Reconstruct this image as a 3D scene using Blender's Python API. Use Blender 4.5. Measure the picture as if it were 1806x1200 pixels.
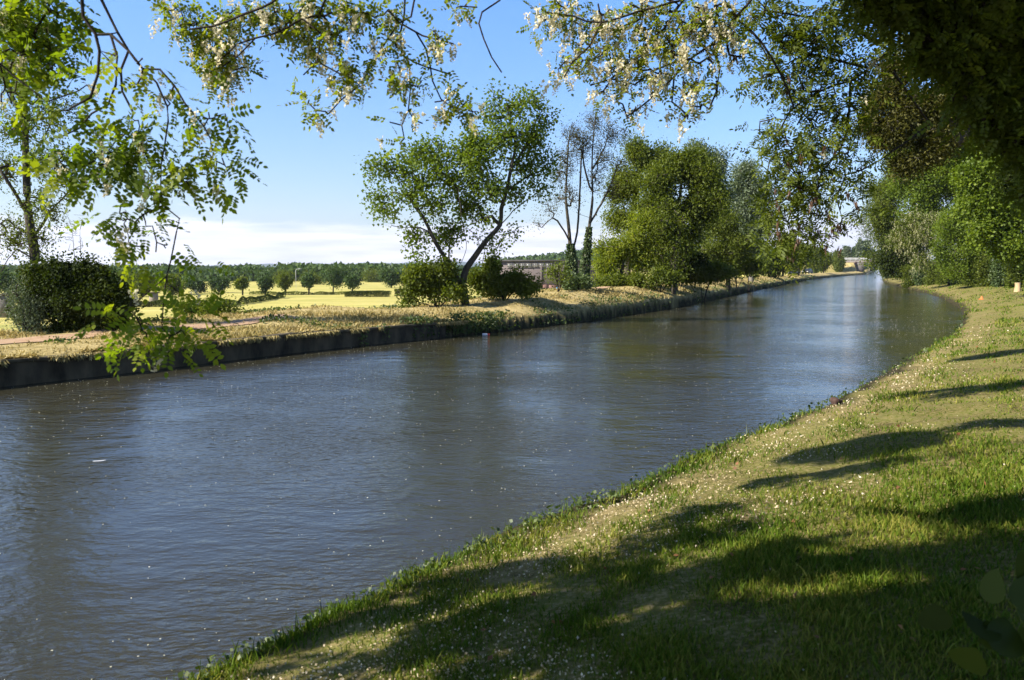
import bpy, math, numpy as np
from mathutils import Vector
C = bpy.context.scene
for o in list(bpy.data.objects): bpy.data.objects.remove(o)

# ------------------------------------------------------------------ camera
F, CX, CY, HZ = 1405.0, 903.0, 600.0, 472.0      # focal length and centre on an 1806 px wide plan, horizon row
H = 2.6                                           # eye above the water, metres
PITCH = math.atan((CY - HZ) / F)
cam = bpy.data.cameras.new('camera'); cam.sensor_width = 36; cam.lens = 28.0
cam.dof.use_dof = True; cam.dof.focus_distance = 30; cam.dof.aperture_fstop = 4.0; cam.clip_start = 0.1; cam.clip_end = 20000
co = bpy.data.objects.new('camera', cam); C.collection.objects.link(co)
co.location = (0, 0, H); co.rotation_euler = (math.radians(90) - PITCH, 0, 0)
C.camera = co
# ------------------------------------------------------------------ light
SUN_EL = math.radians(36); SUN_H = np.array([-0.93, -0.37]); SUN_H /= np.linalg.norm(SUN_H)
SUN = np.array([SUN_H[0]*math.cos(SUN_EL), SUN_H[1]*math.cos(SUN_EL), math.sin(SUN_EL)])
C.view_settings.view_transform = 'Standard'; C.view_settings.look = 'None'
C.view_settings.exposure = 1.2; C.view_settings.gamma = 1.0
w = bpy.data.worlds.new('World'); C.world = w; w.use_nodes = True
nt = w.node_tree; N = nt.nodes; L = nt.links; N.clear()
def nd(t, **k):
    n = N.new(t)
    for a, b in k.items(): setattr(n, a, b)
    return n
out = nd('ShaderNodeOutputWorld'); bg = nd('ShaderNodeBackground')
sky = nd('ShaderNodeTexSky', sky_type='NISHITA', sun_disc=False, sun_elevation=SUN_EL,
         sun_rotation=math.atan2(SUN_H[0], SUN_H[1]), air_density=1.0, dust_density=0.3, ozone_density=2.2, altitude=100)
hs = nd('ShaderNodeHueSaturation'); hs.inputs['Saturation'].default_value = 1.30; hs.inputs['Value'].default_value = 1.0
tint = nd('ShaderNodeMix', data_type='RGBA', blend_type='MULTIPLY'); tint.inputs[0].default_value = 1
tint.inputs[7].default_value = (1.04, 1.0, 1.16, 1)
tc = nd('ShaderNodeTexCoord'); sep = nd('ShaderNodeSeparateXYZ'); L.new(tc.outputs['Generated'], sep.inputs[0])
mp = nd('ShaderNodeMapping'); mp.inputs['Scale'].default_value = (7, 7, 60); L.new(tc.outputs['Generated'], mp.inputs[0])
no = nd('ShaderNodeTexNoise'); no.inputs['Scale'].default_value = 1.0; no.inputs['Detail'].default_value = 7
no.inputs['Roughness'].default_value = 0.55
L.new(mp.outputs[0], no.inputs['Vector'])
band = nd('ShaderNodeMapRange'); band.inputs[1].default_value = 0.015; band.inputs[2].default_value = 0.075
band.inputs[3].default_value = 0.62; band.inputs[4].default_value = -0.26; L.new(sep.outputs['Z'], band.inputs[0])
ad = nd('ShaderNodeMath', operation='ADD'); L.new(no.outputs[0], ad.inputs[0]); L.new(band.outputs[0], ad.inputs[1])
cm = nd('ShaderNodeMapRange'); cm.inputs[1].default_value = 0.48; cm.inputs[2].default_value = 0.68
cm.inputs[4].default_value = 0.9; L.new(ad.outputs[0], cm.inputs[0])
mp2 = nd('ShaderNodeMapping'); mp2.inputs['Scale'].default_value = (9, 9, 110); L.new(tc.outputs['Generated'], mp2.inputs[0])
no2 = nd('ShaderNodeTexNoise'); no2.inputs['Scale'].default_value = 1.0; no2.inputs['Detail'].default_value = 5; L.new(mp2.outputs[0], no2.inputs['Vector'])
cr = nd('ShaderNodeValToRGB'); cr.color_ramp.elements[0].position = 0.35; cr.color_ramp.elements[1].position = 0.6
cr.color_ramp.elements[0].color = (6.8, 6.6, 8.4, 1); cr.color_ramp.elements[1].color = (10.0, 9.6, 10.8, 1)
L.new(no2.outputs[0], cr.inputs[0])
mx = nd('ShaderNodeMix', data_type='RGBA')
L.new(sky.outputs[0], hs.inputs['Color']); L.new(hs.outputs[0], tint.inputs[6])
gr1 = nd('ShaderNodeMapRange'); gr1.inputs[1].default_value = .05; gr1.inputs[2].default_value = .33; gr1.inputs[3].default_value = .93; gr1.inputs[4].default_value = 1.42; L.new(sep.outputs['Z'], gr1.inputs[0])
gr2 = nd('ShaderNodeMapRange'); gr2.inputs[1].default_value = .33; gr2.inputs[2].default_value = .62; gr2.inputs[3].default_value = 1; gr2.inputs[4].default_value = .32; L.new(sep.outputs['Z'], gr2.inputs[0])
gm_ = nd('ShaderNodeMath', operation='MULTIPLY'); L.new(gr1.outputs[0], gm_.inputs[0]); L.new(gr2.outputs[0], gm_.inputs[1])
gx = nd('ShaderNodeVectorMath', operation='SCALE'); L.new(tint.outputs[2], gx.inputs[0]); L.new(gm_.outputs[0], gx.inputs['Scale'])
L.new(gx.outputs[0], mx.inputs[6]); L.new(cr.outputs[0], mx.inputs[7]); L.new(cm.outputs[0], mx.inputs[0])
L.new(mx.outputs[2], bg.inputs['Color']); bg.inputs['Strength'].default_value = 0.074
L.new(bg.outputs[0], out.inputs[0])
sl = bpy.data.lights.new('sun', 'SUN'); sl.energy = 5.0; sl.angle = math.radians(0.53); sl.color = (1.0, 0.93, 0.80)
so = bpy.data.objects.new('sun', sl); C.collection.objects.link(so)
so.rotation_euler = Vector(tuple(SUN)).to_track_quat('Z', 'Y').to_euler()
C.render.engine = 'CYCLES'
C.cycles.max_bounces = 6; C.cycles.diffuse_bounces = 2; C.cycles.glossy_bounces = 2; C.cycles.transmission_bounces = 4
C.cycles.sample_clamp_indirect = 4

# ------------------------------------------------------------------ helpers
def ray(px, py):
    a = (px - CX) / F; u = (CY - py) / F
    return np.array([a, math.cos(PITCH) + u*math.sin(PITCH), -math.sin(PITCH) + u*math.cos(PITCH)])
def atY(px, py, Y):
    d = ray(px, py); t = Y / d[1]; return np.array([d[0]*t, Y, H + d[2]*t])
def atZ(px, py, z):
    d = ray(px, py); t = (z - H) / d[2]; return np.array([d[0]*t, d[1]*t, z])
def tag(o, label=None, cat=None, group=None, kind=None):
    if label: o['label'] = label
    if cat: o['category'] = cat
    if group: o['group'] = group
    if kind: o['kind'] = kind
    return o
def empty(name, loc, label, cat, group=None):
    o = bpy.data.objects.new(name, None); C.collection.objects.link(o); o.location = tuple(float(v) for v in loc)
    o.empty_display_size = 0.2
    return tag(o, label, cat, group)
class MB:
    """collects polygons; every polygon may carry a random value v"""
    def __init__(s): s.v = []; s.sz = []; s.idx = []; s.a = []; s.n = 0
    def polys(s, P, val=None):                       # P (n,k,3) unconnected polygons
        n, k, _ = P.shape
        if n == 0: return
        s.v.append(P.reshape(-1, 3)); s.sz.append(np.full(n, k)); s.idx.append(np.arange(n*k) + s.n)
        s.a.append(np.random.rand(n) if val is None else val); s.n += n*k
    def mesh(s, V, Fc, val=0.5):                     # shared vertices, Fc (n,k)
        Fc = np.asarray(Fc); s.v.append(np.asarray(V, float)); s.sz.append(np.full(len(Fc), Fc.shape[1]))
        s.idx.append(Fc.reshape(-1) + s.n); s.a.append(np.full(len(Fc), val)); s.n += len(V)
    def box(s, c, d, rz=0.0, taper=1.0):
        x, y, z = np.array(d)/2.0
        V = np.array([(-x,-y,-z),(x,-y,-z),(x,y,-z),(-x,y,-z),(-x*taper,-y*taper,z),(x*taper,-y*taper,z),(x*taper,y*taper,z),(-x*taper,y*taper,z)])
        cs, sn = math.cos(rz), math.sin(rz); R = np.array([[cs,-sn,0],[sn,cs,0],[0,0,1]])
        s.mesh(V @ R.T + np.array(c), [(0,3,2,1),(4,5,6,7),(0,1,5,4),(1,2,6,5),(2,3,7,6),(3,0,4,7)])
    def tube(s, P, r, n=6):
        P = np.asarray(P, float); r = np.broadcast_to(np.asarray(r, float), (len(P),))
        T = np.gradient(P, axis=0); T /= np.linalg.norm(T, axis=1)[:, None] + 1e-9
        up = np.array([0, 0, 1.0]) if abs(T[:, 2]).mean() < 0.8 else np.array([1.0, 0, 0])
        A = np.cross(T, up); A /= np.linalg.norm(A, axis=1)[:, None] + 1e-9; B = np.cross(T, A)
        th = np.arange(n) * 2*math.pi/n
        V = P[:, None] + r[:, None, None]*(A[:, None]*np.cos(th)[None, :, None] + B[:, None]*np.sin(th)[None, :, None])
        m = len(P); i = np.arange(m-1)[:, None]*n; j = np.arange(n)[None]; j2 = (j+1) % n
        Fc = np.stack([i+j, i+j2, i+n+j2, i+n+j], -1).reshape(-1, 4)
        s.mesh(V.reshape(-1, 3), Fc)
        s.mesh(V[-1], [tuple(range(n))]) ; s.mesh(V[0], [tuple(range(n))[::-1]])
    def build(s, name, mat, parent=None, smooth=False, off=(0, 0, 0)):
        me = bpy.data.meshes.new(name)
        V = np.concatenate(s.v) - np.array(off); sz = np.concatenate(s.sz).astype(np.int32); ix = np.concatenate(s.idx).astype(np.int32)
        me.vertices.add(len(V)); me.vertices.foreach_set('co', V.astype(np.float32).ravel())
        me.loops.add(len(ix)); me.loops.foreach_set('vertex_index', ix)
        me.polygons.add(len(sz)); me.polygons.foreach_set('loop_start', (np.cumsum(sz) - sz).astype(np.int32))
        me.polygons.foreach_set('loop_total', sz)
        at = me.attributes.new('v', 'FLOAT', 'FACE'); at.data.foreach_set('value', np.concatenate(s.a).astype(np.float32))
        if smooth: me.polygons.foreach_set('use_smooth', np.ones(len(sz), bool))
        me.update(calc_edges=True); me.materials.append(mat)
        o = bpy.data.objects.new(name, me); C.collection.objects.link(o)
        if parent is not None: o.parent = parent
        return o
def catmull(P, step):
    P = np.asarray(P, float)
    if len(P) < 2: return P
    Q = np.vstack([2*P[0]-P[1], P, 2*P[-1]-P[-2]]); out = []
    for i in range(len(P)-1):
        a, b, c, d = Q[i:i+4]; n = max(1, int(np.linalg.norm(c-b)/step))
        t = (np.arange(n)/n)[:, None]
        out.append(0.5*((2*b)+(-a+c)*t+(2*a-5*b+4*c-d)*t**2+(-a+3*b-3*c+d)*t**3))
    out.append(P[-1:]); return np.vstack(out)

# ------------------------------------------------------------------ materials
def newmat(name):
    m = bpy.data.materials.new(name); m.use_nodes = True; t = m.node_tree; t.nodes.clear()
    o = t.nodes.new('ShaderNodeOutputMaterial'); return m, t, o
def ramp(t, fac, stops):
    r = t.nodes.new('ShaderNodeValToRGB'); e = r.color_ramp.elements
    while len(e) < len(stops): e.new(0.5)
    for i, (p, c) in enumerate(stops): e[i].position = p; e[i].color = (*c, 1)
    if fac is not None: t.links.new(fac, r.inputs[0])
    return r.outputs[0]
def noise(t, scale, detail=4, rough=0.5, vec=None, sc=None, coord='Object'):
    n = t.nodes.new('ShaderNodeTexNoise'); n.inputs['Scale'].default_value = scale
    n.inputs['Detail'].default_value = detail; n.inputs['Roughness'].default_value = rough
    if vec is None:
        tcn = t.nodes.new('ShaderNodeTexCoord'); vec = tcn.outputs[coord]
    if sc:
        m = t.nodes.new('ShaderNodeMapping'); m.inputs['Scale'].default_value = sc; t.links.new(vec, m.inputs[0]); vec = m.outputs[0]
    t.links.new(vec, n.inputs['Vector']); return n.outputs[0]
def mixc(t, f, a, b, blend='MIX'):
    m = t.nodes.new('ShaderNodeMix'); m.data_type = 'RGBA'; m.blend_type = blend
    for s, v in ((0, f), (6, a), (7, b)):
        if hasattr(v, 'is_linked') or hasattr(v, 'links'): t.links.new(v, m.inputs[s])
        elif isinstance(v, (int, float)): m.inputs[s].default_value = v
        else: m.inputs[s].default_value = (*v, 1)
    return m.outputs[2]
def attr(t, name):
    a = t.nodes.new('ShaderNodeAttribute'); a.attribute_name = name; return a
def maprange(t, v, a, b, c=0.0, d=1.0):
    m = t.nodes.new('ShaderNodeMapRange')
    for i, x in ((1, a), (2, b), (3, c), (4, d)): m.inputs[i].default_value = x
    t.links.new(v, m.inputs[0]); return m.outputs[0]
def leafmat(name, c0, c1, c2, trans=0.45, gloss=0.02, nscale=0.7, rough=0.6, tcol=(1.25, 1.25, 0.5)):
    m, t, o = newmat(name)
    v = attr(t, 'v').outputs['Fac']; n = noise(t, nscale, 3)
    add = t.nodes.new('ShaderNodeMath'); add.operation = 'MULTIPLY_ADD'; add.inputs[1].default_value = 0.55
    t.links.new(v, add.inputs[0]); sub = maprange(t, n, 0.3, 0.7, 0.0, 0.45); t.links.new(sub, add.inputs[2])
    col = ramp(t, add.outputs[0], [(0.0, c0), (0.5, c1), (1.0, c2)])
    d = t.nodes.new('ShaderNodeBsdfDiffuse'); tr = t.nodes.new('ShaderNodeBsdfTranslucent'); g = t.nodes.new('ShaderNodeBsdfGlossy')
    g.inputs['Roughness'].default_value = rough
    t.links.new(col, d.inputs[0]); t.links.new(mixc(t, 1.0, col, tcol, 'MULTIPLY'), tr.inputs[0])
    m1 = t.nodes.new('ShaderNodeMixShader'); m1.inputs[0].default_value = trans
    m2 = t.nodes.new('ShaderNodeMixShader'); m2.inputs[0].default_value = gloss
    t.links.new(d.outputs[0], m1.inputs[1]); t.links.new(tr.outputs[0], m1.inputs[2])
    t.links.new(m1.outputs[0], m2.inputs[1]); t.links.new(g.outputs[0], m2.inputs[2]); t.links.new(m2.outputs[0], o.inputs[0])
    return m
def plain(name, c0, c1, scale=4, rough=0.8, bump=0.0, metal=0.0, bscale=None, sc=None):
    m, t, o = newmat(name); p = t.nodes.new('ShaderNodeBsdfPrincipled')
    col = ramp(t, noise(t, scale, 5, 0.6, sc=sc), [(0.3, c0), (0.7, c1)]); t.links.new(col, p.inputs['Base Color'])
    p.inputs['Roughness'].default_value = rough; p.inputs['Metallic'].default_value = metal
    p.inputs['Specular IOR Level'].default_value = 0.25
    if bump:
        b = t.nodes.new('ShaderNodeBump'); b.inputs['Strength'].default_value = bump; b.inputs['Distance'].default_value = 0.02
        t.links.new(noise(t, bscale or scale*3, 5, 0.6, sc=sc), b.inputs['Height']); t.links.new(b.outputs[0], p.inputs['Normal'])
    t.links.new(p.outputs[0], o.inputs[0]); return m
M = {}
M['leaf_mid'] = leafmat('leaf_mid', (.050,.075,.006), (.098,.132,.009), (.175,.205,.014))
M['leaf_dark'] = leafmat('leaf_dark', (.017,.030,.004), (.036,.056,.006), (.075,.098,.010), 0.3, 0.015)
M['leaf_yel'] = leafmat('leaf_yel', (.07,.10,.012), (.12,.16,.016), (.20,.22,.025), 0.5)
M['leaf_lime'] = leafmat('leaf_lime', (.10,.15,.010), (.19,.24,.016), (.36,.37,.03), 0.6, nscale=1.6)
M['leaf_locust'] = leafmat('leaf_locust', (.07,.12,.008), (.15,.22,.012), (.34,.36,.02), 0.6, nscale=2.0)
M['leaf_grey'] = leafmat('leaf_grey', (.06,.09,.045), (.10,.14,.07), (.19,.24,.14), 0.3, 0.05)
M['leaf_brown'] = leafmat('leaf_brown', (.05,.055,.010), (.085,.085,.014), (.15,.13,.02), 0.4)
M['leaf_bright'] = leafmat('leaf_bright', (.070,.115,.008), (.125,.185,.012), (.22,.28,.02), 0.5)
M['leaf_far'] = leafmat('leaf_far', (.030,.062,.016), (.05,.09,.02), (.085,.135,.028), 0.3, nscale=.25)
M['leaf_ivy'] = leafmat('leaf_ivy', (.03,.06,.012), (.06,.10,.02), (.12,.16,.035), 0.25, 0.05)
M['blossom'] = leafmat('blossom', (.74,.68,.50), (.84,.79,.62), (.90,.87,.76), 0.5, 0.02, tcol=(1, .95, .8))
M['elder'] = leafmat('elder', (.42,.42,.22), (.55,.53,.30), (.68,.64,.40), 0.4, 0.02, tcol=(1, .95, .7))
M['pod'] = leafmat('pod', (.06,.032,.016), (.11,.055,.028), (.19,.10,.05), 0.2, 0.05, tcol=(1, .8, .6))
M['grass'] = leafmat('grass', (.030,.075,.004), (.095,.15,.009), (.32,.28,.06), 0.28, 0.012, nscale=.9)
M['dry_grass'] = leafmat('dry_grass', (.20,.18,.05), (.38,.31,.12), (.58,.47,.22), 0.3, 0.03, nscale=.8, tcol=(1.1, 1, .7))
M['weed'] = leafmat('weed', (.03,.06,.006), (.06,.10,.010), (.12,.16,.015), 0.4, 0.05)
M['petal'] = leafmat('petal', (.36,.27,.14), (.58,.47,.30), (.82,.77,.64), 0.2, 0.02, tcol=(1, .95, .8))
M['float'] = leafmat('float', (.35,.33,.16), (.65,.62,.45), (.85,.84,.78), 0.1, 0.02, tcol=(1, 1, .9))
M['redleaf'] = leafmat('redleaf', (.12,.05,.02), (.28,.12,.05), (.45,.24,.12), 0.3, 0.03, tcol=(1, .9, .7))
M['bark'] = plain('bark', (.03,.025,.018), (.09,.078,.058), 6, .9, .8, sc=(1, 1, .25))
M['bark_dark'] = plain('bark_dark', (.018,.014,.011), (.045,.036,.028), 14, .9, .6, sc=(1, 1, .3))
M['bark_pale'] = plain('bark_pale', (.13,.115,.09), (.27,.25,.21), 5, .9, .5, sc=(1, 1, .3))

# ------------------------------------------------------------------ canal plan
def poly(pts, zf):
    out = [atZ(px, py, zf(py))[:2] for px, py in pts]; return np.array(out)
Lp = poly([(0,683),(200,661),(400,637),(600,614),(820,592),(1000,572),(1100,557),(1200,541),(1300,520),(1360,507.5),(1400,499),(1450,491),(1500,486.3),(1525,484)], lambda y: 0)
Rp = poly([(300,1200),(480,1108),(700,1010),(830,960),(1000,885),(1150,830),(1200,800),(1300,765),(1400,725),(1480,692),(1560,652),(1640,618),(1682,590),(1699,562),(1692,542),(1655,523),(1602,508.5),(1566,499),(1557,493),(1572,488),(1585,485)],
          lambda y: .25 if y > 640 else .05)
d0 = Lp[0]-Lp[1]; d0 /= np.linalg.norm(d0)
e0 = np.array([.42, .91])
Lp = np.vstack([Lp[0]+d0*90, Lp[0]+d0*30, Lp, Lp[-1]+e0*150, Lp[-1]+e0*900])
Rp = np.vstack([Rp[0]+d0*80+np.array([0,0]), Rp[0]+d0*30, Rp, Rp[-1]+e0*150, Rp[-1]+e0*900])
def rs(P):
    P = catmull(P, 1.0); k = [0]
    for i in range(1, len(P)):
        if np.linalg.norm(P[i]-P[k[-1]]) > max(0.8, 0.03*np.linalg.norm(P[i])): k.append(i)
    return P[k]
LB, RB = rs(Lp), rs(Rp)
def sdist(P, line, side):
    """signed distance to the line (positive outward) and y of the nearest point"""
    best = np.full(len(P), 1e18); sg = np.zeros(len(P)); ny = np.zeros(len(P))
    for a, b in zip(line[:-1], line[1:]):
        d = b-a; l2 = d@d; ap = P-a; t = np.clip((ap@d)/l2, 0, 1)
        q = ap - t[:, None]*d; dd = (q*q).sum(1); m = dd < best
        best[m] = dd[m]; sg[m] = (d[0]*ap[m, 1]-d[1]*ap[m, 0]); ny[m] = a[1]+t[m]*d[1]
    return np.sqrt(best)*np.sign(sg)*side, ny
def vnoise(x, y, s, seed=0):
    r = np.random.RandomState(seed); z = 0
    for i in range(6):
        a = r.rand()*6.28; f = s*(0.6+r.rand()*1.2); z = z + np.sin((x*math.cos(a)+y*math.sin(a))*f + r.rand()*6.28 + 1.3*np.sin((x*math.sin(a*2)+y*math.cos(a*2))*f*.7))
    return z/3.0
FIELD = -2.9
br_l = atZ(1518, 483.4, 0)[:2]; CAN_D = e0/np.linalg.norm(e0); BR_N = np.array([-CAN_D[1], CAN_D[0]])  # towards left bank
def terrain(x, y, info=False):
    P = np.stack([x, y], 1); dl, yl = sdist(P, LB, 1); dr, yr = sdist(P, RB, -1)
    hc = np.interp(yl, [0, 26, 33, 42, 65, 95, 150, 300], [.56, .62, .95, 1.3, 1.4, 1.25, 1.0, 1.0])
    wob = vnoise(x, y, .9, 3)*.10 + vnoise(x, y, 2.6, 4)*.05
    wall = yl < 29.6
    e = dl + np.where(wall, 0, wob*1.5)
    # left side
    zw = np.interp(e, [0.14, 0.2, 0.45, 3, 6, 9, 30], [-.9, .50, .52, .66, .70, .3, FIELD]) + np.where(e > .45, np.clip((yl-22)/8, 0, 1)*np.interp(e, [.45, 2.5, 7, 30], [0, .3, .35, 0]), 0)
    t = np.clip((e-4.8)/24, 0, 1); t = t*t*(3-2*t)
    zb = np.interp(e, [-.5, 0.0, 0.22, .7, 2.4, 4.2, 8], [-1.6, -.12, .46, .60, .96, .98, .80])*np.where(e > .3, hc, 1.0)*(1-t) + FIELD*t
    zl = np.where(wall, zw, zb) + np.where(dl > .6, wob*np.clip(1.4-dl/20, 0.15, 1)*.55, 0)
    # right side
    wr = vnoise(x, y, 1.7, 5)*.09 + vnoise(x, y, 5.0, 6)*.04
    er = dr + wr
    zr = np.interp(er, [-.6, -.12, 0.05, .35, 1.4, 3.0, 4.6, 9, 60], [-1.2, -.2, .17, .27, .50, .78, .98, 1.08, 1.1])
    zr = zr + np.where(er > .2, vnoise(x, y, 2.2, 8)*.022 + vnoise(x, y, .7, 9)*.03, 0)
    z = np.where(dl > 0, zl, np.where(dr > -.7, zr, -1.2))
    # road embankment at the bridge
    q = P - br_l; al = q@CAN_D; ac = q@BR_N
    emb = np.clip(4.9 - np.maximum(np.abs(al)-5, 0)*.55, -9, 4.9)
    m = (ac > 1.5) & (y > 150); z = np.where(m, np.maximum(z, np.minimum(emb - np.clip(ac-38, 0, None)*.16, (ac-1.5)*9)), z)
    m = (ac < -19) & (y > 150); z = np.where(m, np.maximum(z, np.minimum(emb, (-ac-19)*9)), z)
    # rising wooded ground far behind the works building
    g = np.exp(-(((x-130)/110)**2 + ((y-640)/110)**2))*16; z = z + np.where(dl > 30, g, 0)
    return (z, dl, dr, yl) if info else z
def hz(x, y): return float(terrain(np.array([float(x)]), np.array([float(y)]))[0])
def on(px, py, z=1.0, dz=0.0):
    """a point of the ground near where a base shows"""
    p = atZ(px, py, z); p[2] = hz(p[0], p[1]) + dz; return p

# ground sheet: rings around the viewer, tight where the ground is near
ang = np.concatenate([np.linspace(-180, -40, 60)[:-1], np.linspace(-40, 40, 760), np.linspace(40, 180, 60)[1:]])*math.pi/180
rr = np.concatenate([[0.0], np.exp(np.linspace(math.log(0.8), math.log(400), 560)), np.exp(np.linspace(math.log(400), math.log(9000), 60))[1:]])
A, R_ = np.meshgrid(ang, rr, indexing='ij'); X = (R_*np.sin(A)).ravel(); Y = (R_*np.cos(A)).ravel()
Z, DL, DR, YL = terrain(X, Y, True)
nr = len(rr); na = len(ang); i = (np.arange(na-1)*nr)[:, None]; j = np.arange(nr-1)[None]
Fc = np.stack([i+j, i+nr+j, i+nr+j+1, i+j+1], -1).reshape(-1, 4)
g = MB(); g.mesh(np.stack([X, Y, Z], 1), Fc)
# zone mask: r lawn, g dry bank, b field
zone = np.zeros((len(X), 4), np.float32); zone[:, 3] = np.clip(np.where(DL > 0, (.56-Z)/.16, (.30-Z)/.1), 0, 1)*(np.maximum(DL, DR) < 2.5)
zone[:, 0] = (DR > -1) & (DL < 0)
nz = vnoise(X, Y, .35, 11)
fm0 = np.where((Y > 150) & (Z > FIELD+2.2), 0, np.clip((DL - 7 - nz)/1.5, 0, 1)); zone[:, 1] = np.clip((DL > 0)*(1 - fm0), 0, 1)
zone[:, 1] *= np.where((Y > 150) & (Z > FIELD+2.2) & (DL > 8), .25, 1); zone[:, 2] = np.clip((DL > 0)*fm0, 0, 1)
m, t, o = newmat('ground_mat')
z_ = attr(t, 'zone'); sp = t.nodes.new('ShaderNodeSeparateColor'); t.links.new(z_.outputs['Color'], sp.inputs[0])
lawn = ramp(t, noise(t, 1.3, 8, .65), [(.3, (.07,.05,.025)), (.43, (.12,.115,.025)), (.6, (.14,.15,.028)), (.75, (.30,.23,.10))])
strw = ramp(t, noise(t, 22, 4, .7), [(.45, (0, 0, 0)), (.7, (1, 1, 1))])
lawn = mixc(t, strw, lawn, (.34,.26,.13)); edg = attr(t, 'edge').outputs['Fac']; lawn = mixc(t, edg, lawn, ramp(t, noise(t, 6, 6, .75), [(.35, (.09,.07,.03)), (.5, (.24,.19,.08)), (.7, (.44,.34,.18))]))
dry = ramp(t, noise(t, 1.1, 8, .7), [(.28, (.11,.11,.03)), (.42, (.28,.22,.09)), (.55, (.44,.35,.16)), (.72, (.52,.41,.21))])
fld = ramp(t, noise(t, .05, 8, .6, sc=(1, 2.2, 1)), [(.3, (.33,.33,.09)), (.5, (.47,.42,.12)), (.7, (.58,.50,.18))])
fld = mixc(t, ramp(t, noise(t, 1.2, 5, .7), [(.5, (0, 0, 0)), (.8, (.5, .5, .5))]), fld, (.20,.22,.06))
fld = mixc(t, ramp(t, noise(t, .03, 4, .5, sc=(.3, 14, 1)), [(.48, (0, 0, 0)), (.56, (.45, .45, .45)), (.64, (0, 0, 0))]), fld, (.30,.27,.10))
col = mixc(t, sp.outputs[1], lawn, dry); col = mixc(t, sp.outputs[2], col, fld)
# wet soil close to the water line
soilc = ramp(t, noise(t, 5, 6, .7), [(.35, (.022,.018,.011)), (.6, (.05,.045,.022)), (.75, (.07,.085,.025))])
col = mixc(t, z_.outputs['Alpha'], col, soilc)
p = t.nodes.new('ShaderNodeBsdfPrincipled'); p.inputs['Roughness'].default_value = .95; p.inputs['Specular IOR Level'].default_value = .1
t.links.new(col, p.inputs['Base Color']); b = t.nodes.new('ShaderNodeBump'); b.inputs['Strength'].default_value = .9; b.inputs['Distance'].default_value = .05
t.links.new(noise(t, 9, 7, .75), b.inputs['Height']); t.links.new(b.outputs[0], p.inputs['Normal']); t.links.new(p.outputs[0], o.inputs[0])
go = g.build('ground', m, smooth=True)
ca = go.data.attributes.new('zone', 'FLOAT_COLOR', 'POINT'); ca.data.foreach_set('color', zone.ravel())
ea = go.data.attributes.new('edge', 'FLOAT', 'POINT'); ea.data.foreach_set('value', (np.clip(1.1-np.abs(DR-.75-.5*vnoise(X, Y, .7, 12))/.9, 0, .8)*np.clip(.75+.5*vnoise(X, Y, 1.5, 13)+.3*vnoise(X, Y, 5, 14), .1, 1)*np.interp(Y, [18, 45], [1, .55])*(DR > 0)).astype(np.float32))
tag(go, 'grassy canal banks, hay field and flat land behind', kind='structure')

# water
def frac(P, n):
    s = np.concatenate([[0], np.cumsum(np.linalg.norm(np.diff(P, axis=0), axis=1))]); return s
sR = frac(RB, 0)
W = MB(); rows = []
for q in LB: rows.append(q)
Lw = LB.copy(); tn = np.gradient(LB, axis=0); tn /= np.linalg.norm(tn, axis=1)[:, None]
nl = np.stack([-tn[:, 1], tn[:, 0]], 1)
tr_ = np.gradient(RB, axis=0); tr_ /= np.linalg.norm(tr_, axis=1)[:, None]; nrr = np.stack([tr_[:, 1], -tr_[:, 0]], 1)
PL = LB + nl*.18; PR = RB + nrr*.5
from mathutils.geometry import tessellate_polygon
ring = np.vstack([PL, PR[::-1]]); tris = tessellate_polygon([[Vector((a, b, 0)) for a, b in ring]])
W.mesh(np.column_stack([ring, np.zeros(len(ring))]), np.array(tris))
m, t, o = newmat('water_mat'); p = t.nodes.new('ShaderNodeBsdfPrincipled')
p.inputs['Base Color'].default_value = (.035, .033, .020, 1); p.inputs['Roughness'].default_value = .07; p.inputs['IOR'].default_value = 1.37
tcw = t.nodes.new('ShaderNodeTexCoord')
def wv(scale, rot, sc, detail=3):
    mpn = t.nodes.new('ShaderNodeMapping'); mpn.inputs['Rotation'].default_value = (0, 0, rot); mpn.inputs['Scale'].default_value = sc
    t.links.new(tcw.outputs['Object'], mpn.inputs[0]); return noise(t, scale, detail, .55, vec=mpn.outputs[0])
def madd(a, k, b=None):
    q = t.nodes.new('ShaderNodeMath'); q.operation = 'MULTIPLY_ADD'; t.links.new(a, q.inputs[0]); q.inputs[1].default_value = k
    if b is None: q.inputs[2].default_value = 0
    else: t.links.new(b, q.inputs[2])
    return q.outputs[0]
hgt = madd(wv(8.0, .30, (.5, 1, 1), 2), 1.0); hgt = madd(wv(19, -.30, (.6, 1, 1), 3), .42, hgt)
msk = maprange(t, wv(.22, .2, (1, 1, 1), 3), .40, .62, .45, 1.35); mm = t.nodes.new('ShaderNodeMath'); mm.operation = 'MULTIPLY'; t.links.new(hgt, mm.inputs[0]); t.links.new(msk, mm.inputs[1])
hgt = madd(wv(1.4, .5, (.6, 1, 1), 2), 1.5, mm.outputs[0])
b = t.nodes.new('ShaderNodeBump'); b.inputs['Strength'].default_value = 1.0; b.inputs['Distance'].default_value = .022
t.links.new(hgt, b.inputs['Height']); t.links.new(b.outputs[0], p.inputs['Normal']); t.links.new(p.outputs[0], o.inputs[0])
wo = W.build('water', m); tag(wo, 'rippled canal water reflecting sky and trees', kind='structure')

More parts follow.
